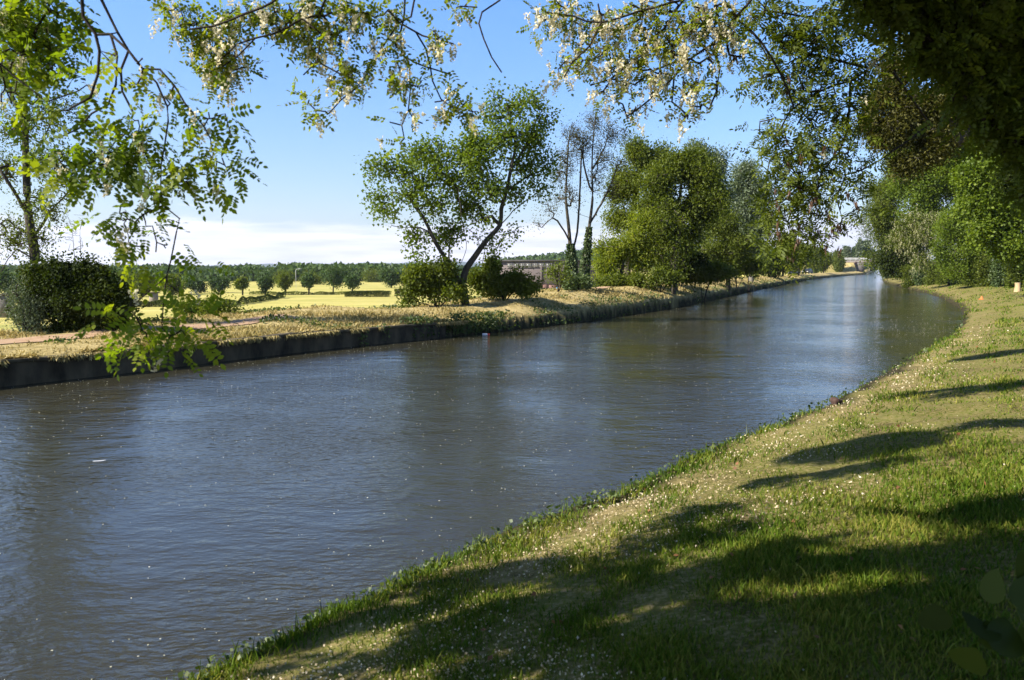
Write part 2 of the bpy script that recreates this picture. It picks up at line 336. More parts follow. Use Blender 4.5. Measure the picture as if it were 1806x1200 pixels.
# path on the left bank
def ribbon(line, n, d1, d2, y0, y1, dz, wob=.12):
    P = []; Fq = []
    k = [i for i in range(len(line)) if y0 <= line[i][1] <= y1]
    ln = catmull(line[k], .5); tn = np.gradient(ln, axis=0); tn /= np.linalg.norm(tn, axis=1)[:, None]; nn = np.stack([-tn[:, 1], tn[:, 0]], 1)
    nb = 7; offs = np.linspace(0, 1, nb)
    w1 = d1 + vnoise(ln[:, 0], ln[:, 1], 1.1, 21)*wob; w2 = d2 + vnoise(ln[:, 0], ln[:, 1], 1.3, 22)*wob
    G = ln[:, None] + nn[:, None]*(w1[:, None]+(w2-w1)[:, None]*offs[None])[..., None]; G = G.reshape(-1, 2)
    zz = terrain(G[:, 0], G[:, 1]) + dz
    i = (np.arange(len(ln)-1)*nb)[:, None]; j = np.arange(nb-1)[None]
    return np.column_stack([G, zz]), np.stack([i+j, i+j+1, i+nb+j+1, i+nb+j], -1).reshape(-1, 4)
pm = MB(); pm.mesh(*ribbon(LB, nl, 3.1, 4.2, -20, 27, .022)); pm.mesh(*ribbon(LB, nl, 3.9, 4.9, 44, 110, .05))
M['path'] = plain('path', (.34,.21,.13), (.46,.32,.20), 3, .95, .4)
tag(pm.build('path', M['path'], smooth=True), 'reddish dirt towpath along the far bank', kind='structure')

# hills on the horizon
hm = MB(); M['hill'] = plain('hill', (.015,.035,.03), (.025,.05,.04), .002, 1)
for (Yh, amp, sd, base) in ((7600, 80, 1, 25), (5200, 24, 2, 8)):
    xs = np.linspace(-8000, 9000, 260); prof = base + amp*np.clip(vnoise(xs, xs*0, .0011, sd)*.6+.35+vnoise(xs, xs*0, .006, sd+4)*.12, 0, 2)*np.exp(-((xs+2300)/2600)**2) + 6*vnoise(xs, xs*0, .02, 7)
    V = []; 
    for k, (dy, f) in enumerate(((-700, -.1), (-350, .55), (0, 1), (400, .5), (800, -.1))): V.append(np.column_stack([xs, np.full_like(xs, Yh+dy)+60*vnoise(xs, xs*0, .004, 9+k), FIELD+prof*f]))
    n = len(xs); V = np.vstack(V); Fh = [(r*n+c, r*n+c+1, (r+1)*n+c+1, (r+1)*n+c) for r in range(4) for c in range(n-1)]
    hm.mesh(V, Fh)
tag(hm.build('hills', M['hill'], smooth=True), 'blue distant hills on the horizon', kind='structure')

# ------------------------------------------------------------------ leaf templates (T,k,3): x side, y along, z normal
def rhomb(w=.55): return np.array([[(0,0,0),(.5*w,.42,.06),(0,1,0),(-.5*w,.42,.06)]], float)
def oval(w=.45): return np.array([[(0,0,0),(.42*w,.25,.03),(.5*w,.6,.03),(0,1,-.04),(-.5*w,.6,.03),(-.42*w,.25,.03)]], float)
def pinnate(pairs=5, lw=.16, ll=.26, seed=0, w=.55):
    r = np.random.RandomState(seed); T = []; ov = oval(w)[0]
    def leaflet(p, ang, s):
        c, sn = math.cos(ang), math.sin(ang); q = ov*s; tw = r.uniform(-.5, .5)
        x, y, z = q[:, 0], q[:, 1], q[:, 2]; z = z + x*tw - y*y*.5
        return np.stack([x*c+y*sn, -x*sn+y*c, z], 1) + p
    for k in range(pairs):
        y = .2 + .72*k/pairs; z = -.35*y*y
        for sgn in (-1, 1): T.append(leaflet(np.array([0, y, z]), sgn*(1.25+r.uniform(-.2, .2)), ll*(1-.25*abs(k-pairs/2)/pairs)*r.uniform(.85, 1.1)))
    T.append(leaflet(np.array([0, .95, -.32]), 0, ll))
    return np.array(T)
def raceme(n=34, seed=0):
    r = np.random.RandomState(seed); T = []
    for k in range(n):
        u = k/n; a = r.rand()*6.28; rad = .30*(1-u*.75)*r.uniform(.5, 1.2); c = np.array([math.cos(a)*rad, .1+u*.9, math.sin(a)*rad])
        s = .21*(1-.35*u); d1 = r.randn(3); d1 /= np.linalg.norm(d1); d2 = np.cross(d1, r.randn(3)); d2 /= np.linalg.norm(d2)
        T.append([c-d1*s*.5, c+d2*s*.45, c+d1*s*.5, c-d2*s*.45])
    return np.array(T)
def podt(n=12, seed=3):
    r = np.random.RandomState(seed); T = []
    for k in range(n):
        a = r.rand()*6.28; rad = r.uniform(.02, .14); c = np.array([math.cos(a)*rad, r.uniform(0, .45), math.sin(a)*rad]); l = r.uniform(.35, .55); w = .045
        e = np.array([math.cos(a+1.5), 0, math.sin(a+1.5)])*w
        T.append([c-e*.4, c+e+np.array([0, l*.5, 0]), c+np.array([0, l, 0]), c-e+np.array([0, l*.5, 0])])
    return np.array(T)
TEM = {'rhomb': rhomb(), 'wide': rhomb(.85), 'narrow': rhomb(.3), 'oval': oval(.6), 'pin': pinnate(5), 'pin2': pinnate(4, seed=5, ll=.3), 'ash': pinnate(4, seed=8, ll=.40, w=.34),
       'raceme': raceme(), 'raceme_small': raceme(10, 2), 'pod': podt()}
def frames(n, rng, droop=0.0, flat=0.5, dirs=None):
    a = rng.randn(n, 3); a /= np.linalg.norm(a, axis=1)[:, None]
    if dirs is not None: a = a*.8 + dirs
    a[:, 2] -= droop; a /= np.linalg.norm(a, axis=1)[:, None]
    nn = rng.randn(n, 3); nn[:, 2] += flat*3; nn -= (nn*a).sum(1)[:, None]*a; nn /= np.linalg.norm(nn, axis=1)[:, None]+1e-9
    s = np.cross(a, nn); return np.stack([s, a, nn], 1)          # rows: side, along, normal
def place(mb, tem, pos, fr, size, vals=None, rng=None):
    T = TEM[tem] if isinstance(tem, str) else tem; n = len(pos); t_, k, _ = T.shape
    P = np.einsum('tkc,ncd->ntkd', T, fr)*np.asarray(size).reshape(-1, 1, 1, 1) + pos[:, None, None]
    v = np.repeat(vals if vals is not None else (rng or np.random).rand(n), t_)
    mb.polys(P.reshape(n*t_, k, 3), v)
# ------------------------------------------------------------------ tree growth
class Skel:
    def __init__(s, seed): s.p = []; s.par = []; s.rng = np.random.RandomState(seed)
    def add(s, pts, parent):
        for q in pts: s.p.append(np.asarray(q, float)); s.par.append(parent); parent = len(s.p)-1
        return parent
    def limb(s, pts, step=.4, wob=.03):
        pts = catmull(pts, step)
        if len(s.p) == 0: s.add(pts, -1); return
        P = np.array(s.p); k = int(np.argmin(((P-pts[0])**2).sum(1)))
        pts = pts + s.rng.randn(*pts.shape)*wob*step; s.add(pts[1:] if np.linalg.norm(P[k]-pts[0]) < step else pts, k)
    def grow(s, A, step=.4, up=.6, jit=.08, curve=.35):
        A = np.array(A); P = np.array(s.p)
        def cost(P, A):
            d = A[:, None]-P[None]; r = np.sqrt((d**2).sum(-1)); return r + up*np.clip(-d[..., 2], 0, None)
        c = cost(P, A); best = c.min(1); bi = c.argmin(1); done = np.zeros(len(A), bool); tips = []
        for _ in range(len(A)):
            k = int(np.argmin(np.where(done, 1e9, best))); done[k] = True; a = A[k]; pi = int(bi[k]); st = s.p[pi]
            dv = a-st; ln = np.linalg.norm(dv); n = max(1, int(ln/step))
            pd = st - s.p[s.par[pi]] if s.par[pi] >= 0 else np.array([0, 0, 1.]); pd = pd/(np.linalg.norm(pd)+1e-9)
            mid = st + dv*.5 + pd*ln*curve*.5 + np.array([0, 0, .06*ln]); tt = (np.arange(1, n+1)/n)[:, None]
            q = (1-tt)**2*st + 2*tt*(1-tt)*mid + tt**2*a; q[:-1] += s.rng.randn(n-1, 3)*jit*step if n > 1 else 0
            base = len(s.p); s.add(q, pi); tips.append(len(s.p)-1)
            if not done.all():
                c = cost(q, A); m_ = c.min(1); w_ = m_ < best; best[w_] = m_[w_]; bi[w_] = base + c.argmin(1)[w_]
        return tips
    def tubes(s, mb, rb, rt, p=.55, sides=6, thin=4, cap=None):
        n = len(s.p); P = np.array(s.p); par = s.par; cnt = np.zeros(n); ch = [[] for _ in range(n)]
        for i in range(n):
            if par[i] >= 0: ch[par[i]].append(i)
        for i in range(n-1, -1, -1):
            if not ch[i]: cnt[i] = 1
            if par[i] >= 0: cnt[par[i]] += cnt[i]
        r = rt + (rb-rt)*(cnt/cnt[0])**p; st = [(0, None)]
        if cap:
            pl_ = np.zeros(n)
            for i in range(1, n): pl_[i] = pl_[par[i]] + np.linalg.norm(P[i]-P[par[i]])
            r = np.minimum(r, np.interp(pl_, *zip(*cap)))
        while st:
            i, pr = st.pop(); chain = [i] if pr is None else [pr, i]; j = i
            while ch[j]:
                c = sorted(ch[j], key=lambda k: -cnt[k])
                for k in c[1:]: st.append((k, j))
                j = c[0]; chain.append(j)
            if len(chain) > 1:
                rad = r[chain].copy()
                if pr is not None: rad[0] = rad[1]
                mb.tube(P[chain], rad, sides if rad[0] > rt*4 else thin)
def lobepts(lobes, n, rng, shell=.35):
    w = np.array([l[3]*l[4]*l[5] for l in lobes]); w = w**.72; w /= w.sum(); k = rng.choice(len(lobes), n, p=w); L_ = np.array([l[:6] for l in lobes])[k]
    d = rng.randn(n, 3); d /= np.linalg.norm(d, axis=1)[:, None]; r = rng.rand(n)**shell
    return L_[:, :3] + d*r[:, None]*L_[:, 3:6]
def PX(px, py, rx, ry, Y, dy=0.0, rd=None):
    """ellipsoid lobe seen at a pixel, at depth Y+dy"""
    c = atY(px, py, Y+dy); k = (Y+dy)/F; return (*c, rx*k, (rd if rd else .9*(rx+ry)*.5)*k if True else 0, ry*k)
def tree(name, label, cat, base, limbs, lobes, ncl, per, leaf, size, mat, seed, rb=.2, rt=.008, spread=.35, bark='bark', tem='rhomb', shell=.45,
         step=.4, droop=.15, flat=.5, group=None, extra=None, up=.6, drop=0.0, p=.55, inner=0, cap=None, lump=0):
    """things > trunk, crown; limbs and lobes in world metres"""
    rng = np.random.RandomState(seed); t = empty(name, base, label, cat, group)
    sk = Skel(seed); core = lobes
    if lump:
        core = [(*l[:3], l[3]*.72, l[4]*.72, l[5]*.72) for l in lobes]; new = [(*l[:3], l[3]*.66, l[4]*.66, l[5]*.66) for l in lobes]
        for l in lobes:
            for _ in range(lump):
                d = rng.randn(3); d /= np.linalg.norm(d); d[2] = abs(d[2])*.8 + d[2]*.2; q = rng.uniform(.22, .48); e_ = rng.uniform(.6, 1.02)
                new.append((l[0]+d[0]*l[3]*e_, l[1]+d[1]*l[4]*e_, l[2]+d[2]*l[5]*e_, l[3]*q, l[4]*q, l[5]*q*rng.uniform(.7, 1.2)))
        lobes = new
    for l in limbs: sk.limb(l, step)
    A = lobepts(lobes, ncl, rng, shell); sk.grow(A, step, up)
    tm = MB(); sk.tubes(tm, rb, rt, p, cap=cap); tm.build('trunk', M[bark], t, True, base)
    cm_ = MB(); n = ncl*per; cc = np.repeat(A, per, 0); off = rng.randn(n, 3)*spread*.6; pos = cc + off
    if drop: keep = rng.rand(ncl) > drop; pos = pos[np.repeat(keep, per)]; off = off[np.repeat(keep, per)]; n = len(pos)
    if inner: q = lobepts(core, inner, rng, .6); pos = np.vstack([pos, q]); off = np.vstack([off, rng.randn(inner, 3)*.3]); n = len(pos)
    dr_ = off/(np.linalg.norm(off, axis=1)[:, None]+1e-9)
    clv = np.repeat(rng.rand(ncl), per); v = rng.rand(n)*.6
    v[:min(n, len(clv))] += clv[:min(n, len(clv))]*.4 if not drop else .2
    place(cm_, tem, pos, frames(n, rng, droop, flat, dr_*.6), size*rng.uniform(.7, 1.25, n), v)
    cm_.build('crown', M[mat], t, False, base)
    if extra: extra(t, base, A, rng)
    return t, A, sk
def px_limbs(ls, Y): return [[atY(q[0], q[1], Y + (q[2] if len(q) > 2 else 0)) for q in l] for l in ls]

# ------------------------------------------------------------------ built things
M['wall'] = plain('wall', (.006,.0045,.0025), (.12,.09,.052), 1.7, .95, .8, bscale=7, sc=(1, 1, .45))
M['coping'] = plain('coping', (.03,.026,.016), (.13,.105,.065), 3, .95, .6)
def wall_strip(line, d1, d2, z1, z2, y0, y1, n=3):
    k = [i for i in range(len(line)) if y0 <= line[i][1] <= y1]; ln = catmull(line[k], .5)
    tn = np.gradient(ln, axis=0); tn /= np.linalg.norm(tn, axis=1)[:, None]; nn = np.stack([-tn[:, 1], tn[:, 0]], 1)
    wv_ = vnoise(ln[:, 0], ln[:, 1], .8, 31)*.02+vnoise(ln[:, 0], ln[:, 1], 4., 33)*.008
    cor = [(d1, z1), (d1, z2), (d2, z2), (d2, z1)]; V = []
    for (d, z) in cor:
        q = ln + nn*(d+wv_)[:, None]; zz = np.full(len(ln), z) + (vnoise(ln[:, 0], ln[:, 1], 1.4, 32)*.02+vnoise(ln[:, 0], ln[:, 1], 6, 34)*.008 if z > .2 else 0)
        V.append(np.column_stack([q, zz]))
    n = len(ln); V = np.stack(V, 1).reshape(-1, 3)
    Fq = [(i*4+a, i*4+b, (i+1)*4+b, (i+1)*4+a) for i in range(n-1) for a, b in ((0, 1), (1, 2), (2, 3), (3, 0))]
    return V, Fq
wb = empty('retaining_wall', (*LB[6], 0), 'dark stained low concrete wall holding up the far bank', 'wall')
a_ = MB(); a_.mesh(*wall_strip(LB, 0.0, .36, -1.0, .50, -30, 30.2)); a_.build('wall_face', M['wall'], wb, off=wb.location)
a_ = MB(); a_.mesh(*wall_strip(LB, -.025, .40, .503, .575, -30, 30.2)); a_.build('coping', M['coping'], wb, off=wb.location)

# works building beyond the field
bb = atZ(858, 515, FIELD); be = atZ(1078, 515, FIELD); Yb = 178.0
bx0, bx1 = atY(856, 515, Yb)[0], atY(1078, 515, Yb)[0]; gz = FIELD-.15; top = atY(900, 461.5, Yb)[2]
bo = empty('industrial_building', ((bx0+bx1)/2, Yb, gz), 'long mauve grey flat roofed works building across the field', 'building')
M['render'] = plain('render', (.11,.092,.092), (.15,.125,.125), .35, .9, .2, sc=(1, 1, .3)); M['roofm'] = plain('roofm', (.04,.038,.04), (.07,.065,.07), 1)
M['winm'] = plain('winm', (.06,.07,.08), (.16,.18,.20), 3, .25); M['framem'] = plain('framem', (.28,.26,.25), (.36,.34,.33), 2); M['doorm'] = plain('doorm', (.16,.085,.07), (.23,.13,.11), 1.5)
def part(name, mat, parent, boxes, rz=0):
    q = MB()
    for c, d in boxes: q.box(c, d, rz)
    l = parent.location if parent.parent is None else parent.parent.location
    o = q.build(name, M[mat], parent, off=l)
    return o
cx_ = (bx0+bx1)/2; wd = bx1-bx0
part('wall', 'render', bo, [((cx_, Yb+15, (gz+top)/2), (wd, 30, top-gz))] + [((bx0+wd*k/9, Yb-.12, (gz+top)/2-.3), (.35, .2, top-gz-1.2)) for k in (2, 4, 6)])
part('roof', 'roofm', bo, [((cx_, Yb+15, top+.18), (wd+.8, 30.8, .36))])
for a, b_, c_, d_ in ((895,905,465.5,471.5),(907,916,465.5,471.5),(918,926,465,471.5),(928,939,465,471.5),(941,949,465,471),(951,961,464.8,471),(963,973,464.5,471.5),(1040,1056,465,471.5)):
    p0 = atY(a, d_, Yb-.2); p1 = atY(b_, c_, Yb-.2); wn = MB(); wn.box(((p0[0]+p1[0])/2, Yb-.08, (p0[2]+p1[2])/2), (p1[0]-p0[0], .12, p1[2]-p0[2])); wo_ = wn.build('window', M['winm'], bo, off=bo.location)
    q = MB(); w_ = p1[0]-p0[0]
    for k in range(4): q.box((p0[0]+w_*k/3, Yb-.17, (p0[2]+p1[2])/2), (.07, .06, p1[2]-p0[2]+.1))
    for zz in (p0[2], (p0[2]+p1[2])/2, p1[2]): q.box(((p0[0]+p1[0])/2, Yb-.165, zz), (w_+.1, .05, .09))
    q.build('frame', M['framem'], wo_, off=bo.location)
for a, b_, c_, m_ in ((955,966,502,'doorm'),(968,981,503,'doorm')):
    p0 = atY(a, 515, Yb-.2); p1 = atY(b_, c_, Yb-.2)
    d_ = part('door', m_, bo, [(((p0[0]+p1[0])/2, Yb-.08, (gz+p1[2])/2), (p1[0]-p0[0], .14, p1[2]-gz))])
    part('handle', 'roofm', d_, [((p0[0]+.2, Yb-.18, gz+1.05), (.06, .08, .25))])
p0 = atY(984, 509, 150); so_ = empty('blue_tank', (p0[0], 150, hz(p0[0], 150)), 'small bright blue upright tank before the works building', 'tank')
M['blue'] = plain('blue', (.03,.16,.34), (.05,.22,.42), 3, .5)
q = MB(); zz = hz(p0[0], 150); q.tube([(p0[0], 150, zz), (p0[0], 150, zz+1.5), (p0[0], 150, zz+1.75), (p0[0], 150, zz+1.8)], [.42, .42, .3, .1], 12); q.build('body', M['blue'], so_, off=so_.location)
q = MB(); q.tube([(p0[0], 150, zz+1.78), (p0[0], 150, zz+1.95)], [.12, .12], 8); q.build('lid', M['roofm'], so_, off=so_.location)
# dark shed
p0 = atY(1045, 515, 130); zz = hz(p0[0], 130); sh = empty('storage_shed', (p0[0], 130, zz), 'dark blue green metal shed behind the ivy clad trunks', 'shed')
M['shed'] = plain('shed', (.02,.045,.05), (.035,.07,.08), 2, .5)
part('wall', 'shed', sh, [((p0[0], 130+2, zz+1.5), (4.2, 4, 3.0))]); part('roof', 'roofm', sh, [((p0[0], 132, zz+3.1), (4.6, 4.4, .18))])

# far bridge
Z0 = 0.; BW = 9.0
def bp(al, ac, z): q = br_l + CAN_D*al - BR_N*ac; return np.array([q[0], q[1], z])
brz = math.atan2(-BR_N[1], -BR_N[0])        # x axis across the canal
br = empty('road_bridge', bp(0, 8, 0), 'low concrete road bridge over the far end of the canal', 'bridge')
M['conc'] = plain('conc', (.12,.105,.10), (.20,.175,.165), .8, .9); M['cream'] = plain('cream', (.62,.50,.36), (.75,.62,.46), .8, .9); M['rail'] = plain('rail', (.30,.30,.31), (.42,.42,.43), 2, .5); M['brick'] = plain('brick', (.22,.13,.10), (.34,.21,.16), 2, .9)
def bbox(al, ac, z, d, name, mat): q = MB(); q.box(bp(al, ac, z), d, brz); return q.build(name, M[mat], br, off=br.location)
bbox(0, 8.5, 4.9, (30, 9.0, .95), 'deck', 'conc')
bbox(0, -1.2, 2.1, (5.0, 9.6, 4.5), 'abutment', 'conc'); bbox(0, 17.8, 2.1, (5.0, 9.6, 4.5), 'abutment', 'cream')
# wing walls
for ac, s, mt in ((-1.5, -1, 'brick'), (19.0, 1, 'cream')):
    q = MB(); P0 = bp(-4.9, ac, 0); 
    V = []
    for th in (0, .5):
        for al, zt in ((-4.85, 4.9), (-12.5, .7)):
            for z in (-1.0, zt): V.append(bp(al, ac + s*th + s*(-4.85-al)*.5, z))
    q.mesh(V, [(0,1,3,2),(4,6,7,5),(0,4,5,1),(2,3,7,6),(1,5,7,3),(0,2,6,4)]); q.build('wing_wall', M[mt], br, off=br.location)
for al in (-4.4, 4.4):
    q = MB()
    for k in range(16): q.box(bp(al, -6+k*2, 5.85), (.12, .12, 1.0), brz)
    for z in (5.75, 6.15, 6.4): q.box(bp(al, 9, z), (30.4, .08, .09), brz)
    q.build('railing', M['rail'], br, off=br.location)

# parked cars on the far towpath
M['tyre'] = plain('tyre', (.012,.012,.012), (.02,.02,.02), 9); M['glass'] = plain('glass', (.02,.025,.03), (.04,.05,.06), 2, .08); M['lamp'] = plain('lamp', (.6,.6,.58), (.75,.75,.72), 9, .2)
def car(px, Yc, label, mat, c0, rz):
    M[mat] = plain(mat, c0, tuple(v*1.15 for v in c0), 2, .3); x = atY(px, 480, Yc)[0]; z = hz(x, Yc)
    t = empty('parked_car', (x, Yc, z), label, 'car', 'cars parked on the far towpath'); t.rotation_euler[2] = rz
    prof = [(-2.1,.35),(-2.12,.75),(-2.0,.95),(-1.35,1.05),(-.85,1.42),(.6,1.45),(1.35,1.0),(2.0,.88),(2.12,.6),(2.08,.33)]
    n = len(prof); V = []
    for yy, k in ((-.84, .93), (-.87, 1), (.87, 1), (.84, .93)):
        for (a, b_) in prof: V.append((a*(.985 if k < 1 else 1), yy*(.78 if b_ > 1.2 else 1), b_*(1 if b_ < 1.2 else 1)))
    Fb = [(r*n+i, r*n+(i+1) % n, (r+1)*n+(i+1) % n, (r+1)*n+i) for r in range(3) for i in range(n)]
    q = MB(); q.mesh(V, Fb); q.mesh(V, [tuple(range(n))]); q.mesh(V, [tuple(range(3*n, 4*n))[::-1]]); q.build('body', M[mat], t)
    q = MB(); q.mesh([(1.36,-.74,1.03),(1.36,.74,1.03),(.68,.62,1.42),(.68,-.62,1.42)], [(0,1,2,3)]); q.build('windscreen', M['glass'], t)
    for s in (-1, 1):
        q = MB(); q.mesh([(1.05,s*.83,1.06),(.55,s*.70,1.38),(-.75,s*.70,1.36),(-1.15,s*.83,1.08)], [(0,1,2,3)]); q.build('side_window', M['glass'], t)
        q = MB(); q.box((2.06, s*.62, .70), (.10, .36, .18)); q.build('headlight', M['lamp'], t)
        for a in (-1.3, 1.3):
            q = MB(); q.tube([(a, s*.70, .33), (a, s*.90, .33)], .33, 16); wl = q.build('wheel', M['tyre'], t)
            q = MB(); q.tube([(a, s*.902, .33), (a, s*.915, .33)], .2, 12); q.build('rim', M['rail'], wl)
car(1401, 196, 'dark blue parked car under the trees at the water end', 'carblue', (.03,.04,.10), -2.2)
car(1424, 212, 'black parked car nearer to the far bridge', 'carblack', (.02,.02,.022), -2.2)

# things in the hay field
def simple(name, label, cat, px, Yc, mat, fn, z=None):
    x = atY(px, 500, Yc)[0]; z = hz(x, Yc) if z is None else z; t = empty(name, (x, Yc, z), label, cat); fn(t, x, Yc, z); return t
M['stone'] = plain('stone', (.20,.17,.14), (.33,.28,.24), 1.5, .9, .4)
def pillar(t, x, y, z):
    q = MB(); q.box((0, 0, .85), (1.1, 1.1, 1.75), .2, .93); q.build('shaft', M['stone'], t); q = MB(); q.box((0, 0, 1.8), (1.3, 1.3, .16), .2); q.build('cap', M['coping'], t)
simple('sluice_pillar', 'squat pale stone pillar in the field beyond the dark thicket', 'pillar', 270, 118, 'stone', pillar)
def pillar2(t, x, y, z):
    q = MB(); q.box((0, 0, 1.2), (2.0, 1.2, 2.5), .1, .9); q.build('shaft', M['conc'], t); q = MB(); q.box((0, 0, 2.52), (2.2, 1.4, .18), .1); q.build('cap', M['coping'], t)
simple('concrete_pillar', 'grey concrete pillar at the left edge beside the dark thicket', 'pillar', 3, 88, 'conc', pillar2)
def lamp_(t, x, y, z):
    q = MB(); q.tube([(0,0,0),(0,0,4.9),(.15,0,5.15),(.7,0,5.25)], [.09,.06,.05,.04], 8); q.build('pole', M['rail'], t); q = MB(); q.box((.9, 0, 5.22), (.55, .22, .12)); q.build('lamp_head', M['rail'], t)
simple('street_lamp', 'thin grey lamp post among the round field trees', 'lamp post', 522, 158, 'rail', lamp_)
def stump(t, x, y, z):
    q = MB(); a = np.linspace(0, 1, 6); q.tube([(0,0,-.1),(.01,0,.15),(.02,0,.4),(.0,0,.62)], [.23,.19,.17,.18], 12); q.build('wood', M['barkcut'], t, True)
    q = MB(); q.tube([(.0,0,.621),(.0,0,.628)], [.165,.16], 12); q.build('cut_top', M['cut'], t)
M['barkcut'] = plain('barkcut', (.40,.26,.14), (.62,.44,.27), 4, .9, .5, sc=(1, 1, .2)); M['cut'] = plain('cut', (.62,.50,.34), (.72,.60,.42), 9, .9)
simple('wooden_stump', 'pale cut wooden stump on the lawn at the right edge', 'stump', 1795, 56, '', stump)
M['orange'] = plain('orange', (.75,.16,.05), (.9,.25,.08), 9, .6)
def orange(t, x, y, z):
    q = MB(); q.tube([(0,0,0),(0,0,.03),(0,0,.04),(0,0,.16),(0,0,.22)], [.14,.14,.09,.05,.02], 10); q.build('cone', M['orange'], t); q = MB(); q.box((0, 0, .015), (.28, .28, .03)); q.build('base', M['orange'], t)
simple('marker_cone', 'small orange marker on the sunlit grass by the bend', 'marker', 1733, 52, '', orange)
p0 = atZ(1475, 694, .4); ic = MB(); rg = np.random.RandomState(4)
M['rock'] = plain('rock', (.05,.028,.022), (.10,.06,.05), 9, .9, .7)
def rock(name, p, r, label, mat, sq=.7, seed=1):
    th = np.linspace(0, math.pi, 9); ph = np.linspace(0, 2*math.pi, 15)[:-1]; T_, P_ = np.meshgrid(th, ph, indexing='ij')
    V = np.stack([np.sin(T_)*np.cos(P_), np.sin(T_)*np.sin(P_), np.cos(T_)*sq], -1).reshape(-1, 3); rg = np.random.RandomState(seed)
    k = 1 + .18*np.sin(V[:, 0]*4+rg.rand()*6)+.14*np.sin(V[:, 1]*5+rg.rand()*6)+.1*np.sin(V[:, 2]*6); V = V*k[:, None]*r
    Fq = [(i*14+j, i*14+(j+1) % 14, (i+1)*14+(j+1) % 14, (i+1)*14+j) for i in range(8) for j in range(14)]
    q = MB(); q.mesh(V, Fq); o = q.build(name, M[mat], None, True); o.location = tuple(float(v) for v in p); return tag(o, label, name.replace('_', ' '))
rock('stone', (p0[0], p0[1], hz(p0[0], p0[1])+.04), .10, 'dark reddish stone on the lawn edge above the water', 'rock')
# floating litter
M['white'] = plain('white', (.75,.76,.78), (.85,.86,.88), 9, .5); M['redm'] = plain('redm', (.6,.06,.05), (.7,.1,.08), 9, .4)
p0 = atZ(857, 591, 0); bt = empty('floating_bottle', (p0[0], p0[1], .0), 'red and white bottle floating by the far bank', 'litter')
q = MB(); q.tube([(-.14,0,.02),(-.12,0,.02),(.04,0,.02),(.07,0,.02)], [.03,.045,.045,.02], 10); q.build('bottle', M['white'], bt, True); q = MB(); q.tube([(.07,0,.02),(.15,0,.02)], [.035,.035], 10); q.build('label_band', M['redm'], bt)
p0 = atZ(175, 814, 0); q = MB(); xs = np.linspace(-.08, .08, 9); wv_ =   .016*np.sqrt(np.clip(1-(xs/.083)**2, 0, 1)); V = np.vstack([np.column_stack([xs, wv_, .008+.03*(xs*9)**2*.3]), np.column_stack([xs, -wv_, .008+.03*(xs*9)**2*.3])])
q.mesh(V, [(i, i+1, 9+i+1, 9+i) for i in range(8)]); q.mesh(V+np.array([0, 0, -.008]), [(i, 9+i, 9+i+1, i+1) for i in range(8)]); o = q.build('floating_feather', M['white']); o.location = (p0[0], p0[1], 0.0); o.rotation_euler[2] = .35; tag(o, 'white feather floating on the open water at left', 'feather')

# ------------------------------------------------------------------ far trees
def ftree(px, Y, top, rx, label, seed, mat='leaf_far', ncl=55, per=55, base=None, cat='tree', name='tree', group=None, leaf=.38, clear=.22, bark='bark_dark', shape=1.0, sq=1, rb=.22, tem='wide'):
    x = atY(px, 500, Y)[0]; z = hz(x, Y); T_ = atY(px, top, Y)[2]; h = T_-z; k = Y/F; r = rx*k; rng = np.random.RandomState(seed)
    lb = []
    zc = z + h*(clear + (1-clear)/2); rz_ = h*(1-clear)/2
    for i in range(7):
        a = rng.rand()*6.28; d = r*.45*rng.rand(); hh = rng.uniform(-.5, .5)*rz_
        lb.append((x+math.cos(a)*d*1.2, Y+math.sin(a)*d, zc+hh, r*.62*sq, r*.62*sq, rz_*.55))
    lb.append((x, Y, zc, r*.8, r*.8, rz_*.9))
    base = (x, Y, z)
    lim = [[(x, Y, z-.2), (x+.02*h, Y, z+h*.3), (x+r*.1, Y, z+h*.6)]]
    return tree(name, label, cat, base, lim, lb, ncl, per, leaf, leaf, mat, seed, rb=rb, rt=.02, spread=r*.22+.2, bark=bark, tem=tem, shell=.5, step=h*.08, group=group, lump=3)
row = [(427,158,488,12,'first small round tree from the left in the field row'),(464,160,486,11,'narrow round tree left of the lamp post tree pair'),
       (505,160,486,11,'round tree just left of the thin lamp post'),(543,161,481,13,'full round tree just right of the thin lamp post'),
       (583,176,474,20,'broadest dark tree in the middle of the field row'),(624,170,482,17,'spreading dark tree above the clipped field hedge'),
       (386,176,489,17,'olive rounded tree left of the field row behind the shrub'),(344,170,490,18,'dark rounded tree seen through the low hanging locust twigs')]
for i, (px, Y, top, rx, lb) in enumerate(row): ftree(px+(0,3,-2,1,4,-3,0,0)[i], Y, top+(0,3,-5,2,-3,4,0,2)[i], rx*(.9,1.15,1.2,.85,1.1,1,1,1)[i], lb, 100+i, 'leaf_mid' if i in (0, 2) else 'leaf_far', 55, 60, leaf=.32, clear=(.3,.1,.16,.28,.14,.25,.1,.05)[i], rb=.16, group='round trees along the field road')
mid = [(497,235,476,20,'tall dark tree behind the lamp post'),(470,240,482,22,'pale green tree behind the narrow round tree'),(600,250,472,18,'tall tree peeking over the broadest dark tree'),
       (655,300,481,30,'hazy round tree behind the field hedge'),(690,215,475,22,'grey green tree left of the twin bank tree'),(716,218,476,18,'dark dense tree touching the twin bank tree'),
       (250,150,483,25,'loose mid green tree right of the dark thicket'),(212,165,480,26,'pale tree rising behind the dark thicket'),(180,120,476,20,'olive tree top behind the bare saplings'),
       (300,160,488,24,'bright green rounded tree behind the stone pillar'),(120,170,486,34,'dull green tree behind the dark thicket'),(10,140,480,30,'dark tree at the far left edge of the field'),(550,260,486,24,'low grey green tree between two field row trees')]
